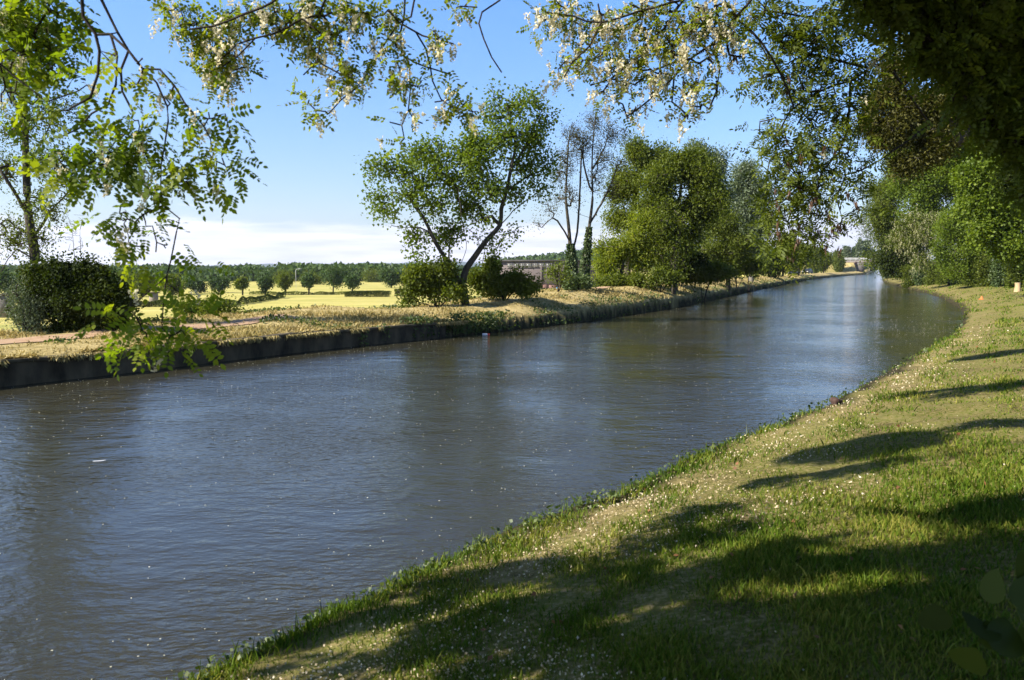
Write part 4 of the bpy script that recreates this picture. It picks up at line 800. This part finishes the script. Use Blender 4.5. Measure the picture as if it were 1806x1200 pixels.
lobA = [PX(*q[:4], yA, *(q[4:])) for q in ((240,235,44,34),(190,265,36,32),(240,290,34,26),(150,290,30,24),(110,300,34,26),(300,300,34,24),(330,320,18,12),(300,180,14,26),(378,208,24,18),(402,238,18,14),(382,285,28,20),(392,303,20,12),
   (250,390,40,26),(215,380,22,24),(240,430,36,14),(285,430,18,20),(320,505,26,20),(330,545,22,16),(250,570,30,20),(215,555,16,14),(290,600,30,12),(260,600,26,12),(320,585,18,14),(230,530,14,12),(240,110,18,14),(245,145,18,14),(20,30,30,30,.3),(60,60,34,34,.3),(30,100,34,30,.2),(80,120,30,24,.2),(10,160,24,30),(60,170,26,20),(100,60,20,26,.3),(95,20,26,24,.4),(50,-10,40,24,.3),(175,60,14,10),(160,155,14,16),(130,165,14,12))]
def exA(t, base, A, rng):
    blossoms(.12, 1, .12, spread=.05)(t, base, A, rng)
    cl_ = MB(); upper(t, base, CAST_A, 10000, .12, 'leaf_locust', rng, more=cl_); upper(t, base, [(1.5,-3,6.5,3,2.5,1,2),(4,-1,6.8,3,2.5,1,2),(2,1.5,7,2,1.2,.6,1.5),(-4.5,-1,8,2.6,2.4,1.2,2),(-2,-2.5,8.2,2.6,2,1.2,2),(-5,-4,7,2.5,2.5,1.4,1.5),(0,-1,8.6,2.2,1.8,.9,1.5)], 40000, .13, 'leaf_locust', rng, more=cl_); cl_.build('added_shade_leaves', M['leaf_locust'], t, off=base)  # unseen lobes added for wanted lawn shadows and less sky light
tree('locust_tree', 'near locust with long dark boughs drooping at the upper left', 'tree', (bx,by,bz), limbsA, lobA, 330, 2, 'leaf', .15, 'leaf_locust', 501, rb=.17, rt=.0016, spread=.11, bark='bark_dark', tem='pin', step=.10, droop=.5, flat=.5, extra=exA, up=-.3, p=.36, shell=.6, cap=[(0,.17),(6,.09),(9,.04),(10.2,.027),(11.4,.020),(12.2,.012),(14,.004)])
# A2: flowering locust over the middle
bx, by = -1.2, -5.0; bz = hz(bx, by); yB = 5.8
limbsM = [[(bx,by,bz-.3),(bx,by+.4,3.4),(bx+.1,by+2.4,6.2),(-.8,0,7.4),(-.9,3.6,6.8),(-.8,5.2,5.9)],
  [(-.8,5.2,5.9)]+PL_([(715,-30),(705,58),(709,97),(755,120),(790,130)], yB), [(-.8,5.2,5.9)]+PL_([(735,-25),(705,40),(685,66),(668,95),(650,128),(625,158),(600,176)], yB-.1), PL_([(709,97),(720,109),(724,155),(722,194),(709,221),(712,245)], yB), PL_([(722,194),(730,212),(745,218)], yB),
  PL_([(712,30),(751,85),(763,143),(778,174),(809,198),(838,206)], yB), PL_([(712,40),(745,62),(800,78)], yB),
  [(-.9,3.6,6.8),(-1.3,4.9,5.6)]+PL_([(580,-20),(533,33),(483,60),(450,67),(417,80),(383,110)], yB-.2), PL_([(450,67),(420,100),(390,120)], yB-.2), [(-1.3,4.9,5.6)]+PL_([(500,-20),(483,3),(433,25),(377,45),(333,52)], yB-.3), PL_([(545,20),(565,60),(560,110),(600,130)], yB-.2),
  [(-.8,5.2,5.9)]+PL_([(905,-30),(880,0),(850,22),(845,40),(852,70),(868,100),(884,128)], yB+.1), PL_([(905,-30),(840,-10),(820,10)], yB)]
lobM = [PX(*q[:4], yB-.1, *(q[4:])) for q in ((310,15,26,14),(335,45,26,16),(350,75,20,12),(400,35,34,20),(450,20,36,18),(395,95,34,22),(420,120,28,14),(385,140,12,22),(370,115,24,12),(480,25,26,20),(500,50,20,14),(530,20,24,22),(570,35,32,24),(540,70,18,18),(560,95,24,12),(610,30,30,24),(640,25,24,18),
   (530,130,14,10),(545,180,12,10),(570,195,22,10),(600,160,24,10),(615,130,26,14),(630,150,18,12),(660,90,22,16),(690,20,24,18),(700,75,22,14),(690,110,14,10),(720,130,16,10),(740,155,10,22),(770,60,18,14),(765,90,18,14),(710,150,14,8),(790,130,12,8),(795,185,20,10),(830,200,14,12),(765,180,10,10),(722,200,14,8),(690,218,8,8),(708,255,8,12),(820,18,18,10),(850,14,10,8),(600,70,20,16))]
def exM(t, base, A, rng):
    blossoms(.65, 1, .13, spread=.05)(t, base, A, rng)
    upper(t, base, [(-1.5,0,9,2.5,2.5,1,1),(1,1.5,9.2,2.4,2,1,1),(-1,-4,8.5,3,2.5,1.2,1)], 9000, .12, 'leaf_locust', rng)  # overhead lobes added out of view for shade
tree('locust_tree', 'flowering locust with white blossom sprays across the top centre left', 'tree', (bx,by,bz), limbsM, lobM, 290, 3, 'leaf', .11, 'leaf_lime', 502, cap=[(0,.15),(7,.08),(12,.035),(15,.014),(15.8,.009),(17,.005)], rb=.15, rt=.0018, spread=.05, bark='bark_dark', tem='pin2', step=.10, droop=.25, flat=.5, extra=exM, up=0, p=.42, shell=.6)
# B: flowering locust on the right
bx, by = 6.2, 1.0; bz = hz(bx, by); yC = 7.0
limbsB = [[(bx,by,bz-.3),(bx-.2,by+.2,3.5),(bx-.6,by+1.2,6.6),(4.2,4.5,7.4),(3.1,6.3,6.3),(2.5,6.9,5.6)],
  [(2.5,6.9,5.6)]+PL_([(1290,-40),(1250,-20),(1205,0),(1174,47),(1143,78),(1110,115),(1075,140),(1040,150)], yC), [(2.5,6.9,5.6)]+PL_([(1340,-20),(1298,31),(1259,78),(1220,105),(1189,136),(1158,167),(1112,202)], yC), PL_([(1220,105),(1190,110),(1150,125),(1120,150)], yC), PL_([(1189,136),(1185,180),(1210,200),(1205,215)], yC),
  PL_([(1259,78),(1270,120),(1265,160),(1250,195)], yC), PL_([(1205,0),(1130,20),(1060,40),(1010,30),(960,20)], yC-.1), PL_([(1060,40),(1040,80),(1010,110),(995,135)], yC-.1), PL_([(1298,31),(1330,60),(1360,100),(1390,160),(1400,190)], yC+.2), PL_([(1143,78),(1130,50),(1135,20)], yC)]
lobB = [PX(*q[:4], yC, *(q[4:])) for q in ((960,30,20,18),(985,10,30,16),(950,55,10,10),(1010,35,26,18),(1020,75,22,18),(1060,30,34,22),(1040,105,22,18),(1000,110,20,12),(985,130,10,10),(1070,90,30,26),(1100,50,34,28),(1085,130,28,18),(1120,110,30,24),(1150,60,34,28),(1140,10,40,18),(1160,130,26,20),(1200,60,34,28),(1190,100,28,24),(1240,40,34,30),(1250,100,26,24),(1215,150,24,20),(1230,185,20,14),(1210,205,12,8),(1150,170,22,12),(1110,185,22,10),(1095,150,20,10),(1280,60,26,26),(1290,20,30,18),(1250,10,40,14),(1265,150,14,18),(1180,20,30,18),(1060,165,16,8),(1110,205,12,5),(1300,100,24,24))]
def exB(t, base, A, rng):
    blossoms(.7, 1, .14, spread=.06)(t, base, A, rng)
    cl_ = MB(); upper(t, base, CAST_B, 18000, .12, 'leaf_locust', rng, more=cl_); upper(t, base, [(1.5,6.5,9.5,1.8,1.8,.9,2),(3.2,8.,9.6,2.2,2,.9,2.6),(4.5,5,8.6,2.2,2.,1,2),(5.5,9,9.8,2.4,2,.9,2.6),(3,3,8.8,2.2,2,1,1.6),(6,1,8,2.5,2.5,1.4,1.5)], 42000, .135, 'leaf_locust', rng, more=cl_); cl_.build('added_shade_leaves', M['leaf_locust'], t, off=base)  # unseen lobes added to shade the lawn and the right canopy
tree('locust_tree', 'flowering locust with white blossom reaching in from the upper right', 'tree', (bx,by,bz), limbsB, lobB, 380, 2, 'leaf', .115, 'leaf_lime', 503, cap=[(0,.17),(6,.08),(11,.035),(12.5,.018),(14,.01),(15.5,.005)], rb=.17, rt=.002, spread=.07, bark='bark_dark', tem='pin2', step=.12, droop=.25, flat=.5, extra=exB, up=0, p=.42, shell=.6)
# C: ash with hanging brown seed bunches
bx, by = 12.0, 9.5; bz = hz(bx, by); yD = 11.0
limbsC = [[(bx,by,bz-.3),(bx-.3,by,3.6),(bx-1.6,by+.5,6),(8,10.6,6.6)]+PL_([(1740,20),(1660,40),(1612,62),(1567,88),(1533,121),(1500,144),(1498,183),(1496,225)], yD), PL_([(1612,62),(1575,100),(1578,130)], yD), PL_([(1500,144),(1470,150),(1430,170),(1390,200),(1370,240)], yD),
  PL_([(1533,121),(1490,110),(1430,95),(1380,80)], yD), PL_([(1496,225),(1480,270),(1450,300),(1440,340)], yD), PL_([(1480,270),(1490,310),(1475,350),(1485,385),(1480,410)], yD), PL_([(1567,88),(1500,50),(1420,30),(1350,20)], yD), PL_([(1640,220,.5),(1570,270,.3),(1520,300,.1),(1480,310)], yD)]
lobC = [PX(*q[:4], yD, *(q[4:])) for q in ((1350,20,34,26),(1400,50,40,34),(1340,70,20,24),(1380,110,34,30),(1440,90,34,34),(1350,140,22,22),(1400,160,30,24),(1450,150,30,30),(1480,60,40,34),(1350,215,20,22),(1370,240,26,24),(1420,210,26,22),(1390,275,34,28),(1360,300,20,24),(1440,260,26,28),(1470,210,26,30),(1410,320,34,24),(1380,350,26,22),(1440,330,26,24),(1470,300,24,28),(1360,380,20,24),(1400,400,30,22),(1430,375,24,20),(1380,430,20,16),(1500,260,20,30),(1510,190,24,30),(1530,130,30,34),(1460,370,14,16),(1515,365,12,12),(1520,300,20,20),(1430,425,16,10),(1330,35,16,18),(1560,40,40,30),(1480,20,50,20))]
def exC(t, base, A, rng):
    m_ = MB(); pts = [(1403,332),(1392,345),(1375,385),(1398,395),(1438,352),(1445,370),(1452,395),(1462,410),(1420,395),(1505,340),(1385,300),(1415,285),(1455,262),(1408,365),(1432,330),(1466,430),(1400,440),(1478,395),(1370,330),(1388,140)]
    P = np.array([atY(a, b, yD+rng.uniform(-.3, .3)) for a, b in pts for _ in range(3)])+rng.randn(len(pts)*3, 3)*.07; place(m_, 'pod', P, frames(len(P), rng, .5, 0, np.tile([0, 0, -3.], (len(P), 1))), .22*rng.uniform(.6, 1.2, len(P))); o = m_.build('seed_bunches', M['pod'], t, off=base); o['kind'] = 'stuff'
    blossoms(.06, 1, .16, spread=.1)(t, base, A, rng)
tree('ash_tree', 'ash with brown seed bunches hanging beside the far water gap', 'tree', (bx,by,bz), limbsC, lobC, 380, 5, 'leaf', .18, 'leaf_mid', 504, rb=.22, rt=.003, spread=.2, cap=[(0,.22),(5,.10),(8,.05),(10,.028),(12,.016),(15,.007)], bark='bark_dark', tem='ash', step=.18, droop=.35, flat=.4, extra=exC, up=0, p=.7, shell=.6)
# D: dark canopy at the upper right
bx, by = 10.5, 5.2; bz = hz(bx, by); yE = 8.0
lobD = [PX(*q[:4], yE, *(q[4:])) for q in ((1600,10,60,34),(1680,40,60,50),(1760,60,60,60),(1790,150,50,60),(1720,130,50,44),(1640,90,44,34),(1750,200,40,40),(1800,240,46,50),(1715,170,26,30),(1560,0,50,26),(1830,60,60,80),(1880,200,60,100),(1820,330,24,30),(1760,-40,90,50),(1660,-40,80,40),(1540,-30,60,30))]
limbsD = [[(bx,by,bz-.3),(bx-.2,by+.3,3.4),(bx-1.2,by+1.2,5.6)]+PL_([(1900,40),(1800,60),(1720,50),(1650,30),(1580,0)], yE), PL_([(1800,60),(1790,140),(1740,200)], yE), PL_([(1720,50),(1700,120),(1680,180)], yE)]
def exD(t, base, A, rng):
    upper(t, base, [(*(atY(a_,b_,8.)+SUN*c_), 1.1, 1.1, .7, 1.1) for a_,b_,c_ in ((1680,10,3.6),(1760,40,3.8),(1780,150,3.4),(1800,250,3.6),(1860,100,4.4))]+[(6.2,8.5,7.8,2.2,2.,.9,1),(8.5,8,8,2.4,2.4,1,1),(4.6,9.4,7.9,1.6,1.6,.7,.8),(8,4.5,8.5,2.6,2.4,1.2,1),(3.6,7.4,7.0,1.2,1.2,.5,.6),(10,12,9,3,3,1.4,1)], 60000, .15, 'leaf_dark', rng)  # lobes added on the sun side to darken the canopy below
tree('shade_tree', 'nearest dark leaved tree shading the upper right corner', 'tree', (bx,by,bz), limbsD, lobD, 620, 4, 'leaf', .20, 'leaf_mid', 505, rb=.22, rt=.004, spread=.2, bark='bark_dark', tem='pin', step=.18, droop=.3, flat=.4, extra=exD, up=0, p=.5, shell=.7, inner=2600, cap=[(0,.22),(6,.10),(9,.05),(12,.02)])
# big dark leaves close to the viewer, lower right
bx, by = 1.75, 2.0; bz = hz(bx, by); rng = np.random.RandomState(5); t = empty('leafy_sucker', (bx, by, bz), 'low sucker shoot with big dark leaves at the lower right corner', 'shoot')
q = MB(); q.tube([(bx,by,bz),(bx-.06,by+.05,bz+.25),(bx-.15,by+.12,bz+.5),(bx-.33,by+.15,bz+.62)], [.008,.007,.005,.003], 6); q.build('stem', M['bark_dark'], t, off=(bx,by,bz))
th_ = np.linspace(0, 2*math.pi, 15)[:-1]; hl_ = np.stack([.62*np.sin(th_)*(1-.18*np.cos(th_)), .5-.5*np.cos(th_)-.12*np.exp(-(th_-math.pi*2*(th_>5))**2*6), .05*np.cos(2*th_)], 1)[None]
q = MB(); pts = np.array([atY(a, b, 2.1) for a, b in ((1700,1085),(1740,1100),(1775,1095),(1800,1110),(1650,1070),(1720,1150),(1760,1010),(1810,1020),(1800,980),(1830,1060))])
place(q, hl_, pts, frames(len(pts), rng, .4, .15, np.tile([0.2, -.2, -.6], (len(pts), 1))), .085*rng.uniform(.8, 1.2, len(pts))); q.build('leaves', M['leaf_dark'], t, off=(bx,by,bz))

# ------------------------------------------------------------------ grass, weeds and litter
def blades(mb, P, h, wd, rng, lean=.45):
    n = len(P); a = rng.rand(n)*6.28; ln = rng.rand(n)*lean*h; b_ = rng.rand(n)*6.28; wx, wy = np.cos(b_)*wd, np.sin(b_)*wd; lx, ly = np.cos(a)*ln, np.sin(a)*ln
    z0 = P[:, 2]-.01
    V = np.stack([np.stack([P[:, 0]-wx, P[:, 1]-wy, z0], 1), np.stack([P[:, 0]+wx, P[:, 1]+wy, z0], 1), np.stack([P[:, 0]+wx*.7+lx*.4, P[:, 1]+wy*.7+ly*.4, z0+h*.6], 1), np.stack([P[:, 0]+lx, P[:, 1]+ly, z0+h], 1), np.stack([P[:, 0]-wx*.7+lx*.4, P[:, 1]-wy*.7+ly*.4, z0+h*.6], 1)], 1)
    mb.polys(V, rng.rand(n))
GZ, GDL, GDR, GYL = [q.reshape(na, nr) for q in (Z, DL, DR, YL)]
def tfast(r, adeg):
    fa = 59 + (adeg+40)/80*759; fr = 1 + np.log(r/.8)/math.log(400/.8)*559
    i = np.clip(fa.astype(int), 0, na-2); j = np.clip(fr.astype(int), 0, nr-2); u = fa-i; w_ = fr-j
    return [G[i, j]*(1-u)*(1-w_)+G[i+1, j]*u*(1-w_)+G[i, j+1]*(1-u)*w_+G[i+1, j+1]*u*w_ for G in (GZ, GDL, GDR)]
def scatter(n, r0, r1, a0, a1, rng, pw=1.0):
    u = rng.rand(n); r = r0*(r1/r0)**(u**pw); ad_ = rng.uniform(max(a0, -40), min(a1, 40), n); a = np.radians(ad_); x, y = r*np.sin(a), r*np.cos(a); z, dl, dr = tfast(r, ad_); return x, y, z, dl, dr, r
rng = np.random.RandomState(77)
gm = MB(); x, y, z, dl, dr, r = scatter(620000, 2.2, 110, -40, 38, rng, 1.2)
pn = vnoise(x, y, 1.6, 61)*.5+vnoise(x, y, 4.5, 62)*.4+vnoise(x, y, .6, 63)*.4; edge = np.exp(-((dr-.25)/.35)**2)
k = (dr > .02) & (rng.rand(len(x)) < np.clip(.36+pn*.75-.30*np.exp(-((dr-.8-.4*vnoise(x, y, .7, 12))/.6)**2)+.22*np.clip(dr-2.0, 0, 1.2)/1.2 + .2*edge, .05, 1)); x, y, z, r, dr, pn, edge = x[k], y[k], z[k], r[k], dr[k], pn[k], edge[k]
h = (.030+.028*np.clip(pn+.3, 0, 1.2)+.05*edge*rng.rand(len(x))**3)*rng.uniform(.5, 1.5, len(x))*(1+r*.012); tall = (rng.rand(len(x)) < .004); h[tall] *= 2.2
blades(gm, np.stack([x, y, z], 1), h, .0016+r*.00055, rng, .9); tag(gm.build('grass', M['grass']), 'short mown grass on the near bank', kind='stuff')
# tufts and trailing weeds on the near water edge
wm = MB(); x, y, z, dl, dr, r = scatter(90000, 3.5, 45, -40, 38, rng); k = (np.abs(dr-.08) < .16+.1*vnoise(x, y, 1.2, 71)) & (vnoise(x, y, 1.8, 72)+.5*vnoise(x, y, 6, 73) > -.15); x, y, z, r = x[k], y[k], z[k], r[k]
zz = np.maximum(z, .12); place(wm, 'wide', np.stack([x, y, zz+rng.rand(len(x))**2*.10], 1), frames(len(x), rng, .1, .5), (.022+.0022*r)*rng.uniform(.6, 1.4, len(x)))
k = rng.rand(len(x)) < .12; blades(wm, np.stack([x, y, zz], 1)[k], rng.uniform(.06, .2, k.sum()), .003+.0003*r[k], rng, .6)
tag(wm.build('edge_weeds', M['weed']), 'low leafy weeds trailing over the near water edge', kind='stuff')
# dry mown grass on the far bank
dm = MB(); x, y, z, dl, dr, r = scatter(520000, 15, 170, -42, 28, rng, .8); pth = ((dl > 3.0) & (dl < 4.4) & (y < 29)) | ((dl > 3.95) & (dl < 4.85) & (y > 46))
k = (dl > .22) & (dl < 8.5) & ((dl > .42) | (rng.rand(len(x)) < .6)) & ~(pth & (rng.rand(len(x)) < .80+.15*vnoise(x, y, 3., 86))); x, y, z, r, dl = x[k], y[k], z[k], r[k], dl[k]; pn = vnoise(x, y, .8, 81)+.6*vnoise(x, y, 2.4, 82)
k = rng.rand(len(x)) < np.clip(.45+pn*.6, .08, 1); x, y, z, r, pn = x[k], y[k], z[k], r[k], pn[k]
blades(dm, np.stack([x, y, z], 1), (.07+.07*np.clip(pn, 0, 1))*rng.uniform(.4, 1.4, len(x))*(1+r*.004), .004+r*.0006, rng, 1.3); n = 26000; yy_ = rng.uniform(13, 30.5, n); li = np.interp(yy_, LB[:, 1], LB[:, 0]); dd_ = rng.uniform(-.03, .42, n)**1.0; k = vnoise(yy_, yy_*0, 2.2, 87)+.8*vnoise(yy_, yy_*0, 7, 88) > -.1+.9*(dd_ < .2); x = li-dd_*1.2
place(dm, 'narrow', np.stack([x, yy_, np.full(n, .585)+rng.rand(n)*.03], 1)[k], frames(k.sum(), rng, .25, .2, np.tile([.5, -.4, .1], (k.sum(), 1))), .11*rng.uniform(.6, 1.5, k.sum()))
n = 8000; yy_ = rng.uniform(13, 30.5, n); li = np.interp(yy_, LB[:, 1], LB[:, 0]); k = vnoise(yy_, yy_*0, 1.6, 89)+.8*vnoise(yy_, yy_*0, 5, 90) > .15; x = li+rng.uniform(-.02, .10, n)
place(dm, 'narrow', np.stack([x, yy_, (.60-rng.rand(n)**2*.08)], 1)[k], frames(k.sum(), rng, .5, .2, np.tile([.5, -.4, -.9], (k.sum(), 1))), .10*rng.uniform(.4, 1.6, k.sum()))
tag(dm.build('dry_grass', M['dry_grass']), 'dry mown grass thatch on the far bank', kind='stuff')
gw = MB(); x, y, z, dl, dr, r = scatter(420000, 15, 200, -42, 28, rng, .8); vn = vnoise(x, y, .9, 83)+.6*vnoise(x, y, 2.6, 84)
k = ((dl > .0) & (dl < .95) & (y > 29.5) & (vn > -.25)) | ((dl > .4) & (dl < 7.5) & (vn > .95)) | ((dl > 4.8) & (dl < 9) & (vn > .35)); x, y, z, r = x[k], y[k], z[k], r[k]
place(gw, 'wide', np.stack([x, y, np.maximum(z, .08)+rng.rand(len(x))**1.5*.16], 1), frames(len(x), rng, .3, .3), (.05+.0012*r)*rng.uniform(.6, 1.4, len(x))); tag(gw.build('bank_weeds', M['weed']), 'green weeds on the undercut far bank', kind='stuff')
n = 4200; yy_ = rng.uniform(26, 32.5, n); li = np.interp(yy_, LB[:, 1], LB[:, 0]); x = li - rng.uniform(-.06, .5, n); z = rng.uniform(.12, .85, n)*np.clip((yy_-25)/3, .5, 1); k = (vnoise(yy_, yy_*0, 3, 85) > -.1) | (yy_ > 30)
ew = MB(); place(ew, 'wide', np.stack([x, yy_, z], 1)[k], frames(k.sum(), rng, .5, .2), .09*rng.uniform(.6, 1.4, k.sum())); et = empty('trailing_weed', (float(np.interp(28, LB[:, 1], LB[:, 0])), 28, .5), 'green weed clump spilling over the broken end of the bank wall', 'weed'); ew.build('foliage', M['weed'], et, off=et.location)
# undergrowth beneath the right hand wood
ug = MB(); x, y, z, dl, dr, r = scatter(160000, 30, 200, 20, 42, rng, .7); k = (dr > 9.5+1.5*vnoise(x, y, .5, 91)) & (dr < 26); x, y, z, r, dr = x[k], y[k], z[k], r[k], dr[k]
place(ug, 'wide', np.stack([x, y, z+rng.rand(len(x))*np.clip((dr-9)*.35, .1, 1.6)], 1), frames(len(x), rng, .1, .3), (.1+.0012*r)*rng.uniform(.6, 1.3, len(x))); tag(ug.build('undergrowth', M['leaf_dark']), 'dark leafy undergrowth beneath the right hand trees', kind='stuff')
# fallen petals and leaves
pm_ = MB(); x, y, z, dl, dr, r = scatter(80000, 2.3, 34, -40, 38, rng, 1.1); vn = vnoise(x, y, 1.3, 95)+.7*vnoise(x, y, 3.6, 96)
k = (dr > .05) & (rng.rand(len(x)) < np.clip(.02+.5*vn + .75*np.exp(-((dr-.9)/.8)**2), .006, 1)); x, y, z, r = x[k], y[k], z[k], r[k]; n = len(x)
place(pm_, 'wide', np.stack([x, y, z+.012+.02*rng.rand(n)], 1), frames(n, rng, 0, .5), (.009+.0009*r)*rng.uniform(.6, 1.5, n)); tag(pm_.build('fallen_petals', M['petal']), 'pale fallen petals scattered over the grass', kind='stuff')
lm = MB(); x, y, z, dl, dr, r = scatter(900, 2.5, 25, -30, 38, rng, 1.1); k = (dr > .3) & (rng.rand(len(x)) < .2); x, y, z, r = x[k], y[k], z[k], r[k]
place(lm, 'wide', np.stack([x, y, z+.03], 1), frames(len(x), rng, 0, .6), .03+.002*r); tag(lm.build('fallen_leaves', M['redleaf']), 'few reddish fallen leaves on the lawn', kind='stuff')
# petals drifting on the water
fm = MB(); x, y, z, dl, dr, r = scatter(60000, 4, 130, -40, 36, rng, .95); wn_ = vnoise(x, y, .25, 97)+.6*vnoise(x, y, .9, 98)
patch = np.exp(-(((x-17)/5.0)**2 + ((y-33)/4.5)**2)); band_ = np.exp(-((dl+.9)/.5)**2)
k = (dl < -.15) & (dr < -.2) & (rng.rand(len(x)) < np.clip((.018+.05*np.clip(wn_, 0, 1))*np.clip(r/14, .5, 1.4)+.75*patch*(dr > -9)+.28*band_+.10*np.exp(-((y-22)/10)**2), 0, 1)); x, y, r = x[k], y[k], r[k]; n = len(x)
fr_ = frames(n, rng, 0, 8.0)
a = rng.rand(n)*6.28; fr_ = np.stack([np.stack([np.cos(a), np.sin(a), 0*a], 1), np.stack([-np.sin(a), np.cos(a), 0*a], 1), np.tile([0, 0, 1.], (n, 1))], 1)
place(fm, 'wide', np.stack([x, y, np.full(n, .006)], 1), fr_, (.006+.0010*r)*rng.uniform(.4, 1.6, n)); tag(fm.build('floating_petals', M['float']), 'white petals drifting on the canal', kind='stuff')

# ------------------------------------------------------------------ air
hz_ = MB(); hz_.box((0, 3600, 225), (21000, 12000, 460)); m, t, o = newmat('haze_mat'); pv = t.nodes.new('ShaderNodeVolumePrincipled')
pv.inputs['Color'].default_value = (.78, .88, 1, 1); pv.inputs['Density'].default_value = .00010; pv.inputs['Anisotropy'].default_value = .2; t.links.new(pv.outputs[0], o.inputs['Volume'])
tag(hz_.build('haze', m), 'thin pale haze in the air', kind='stuff')
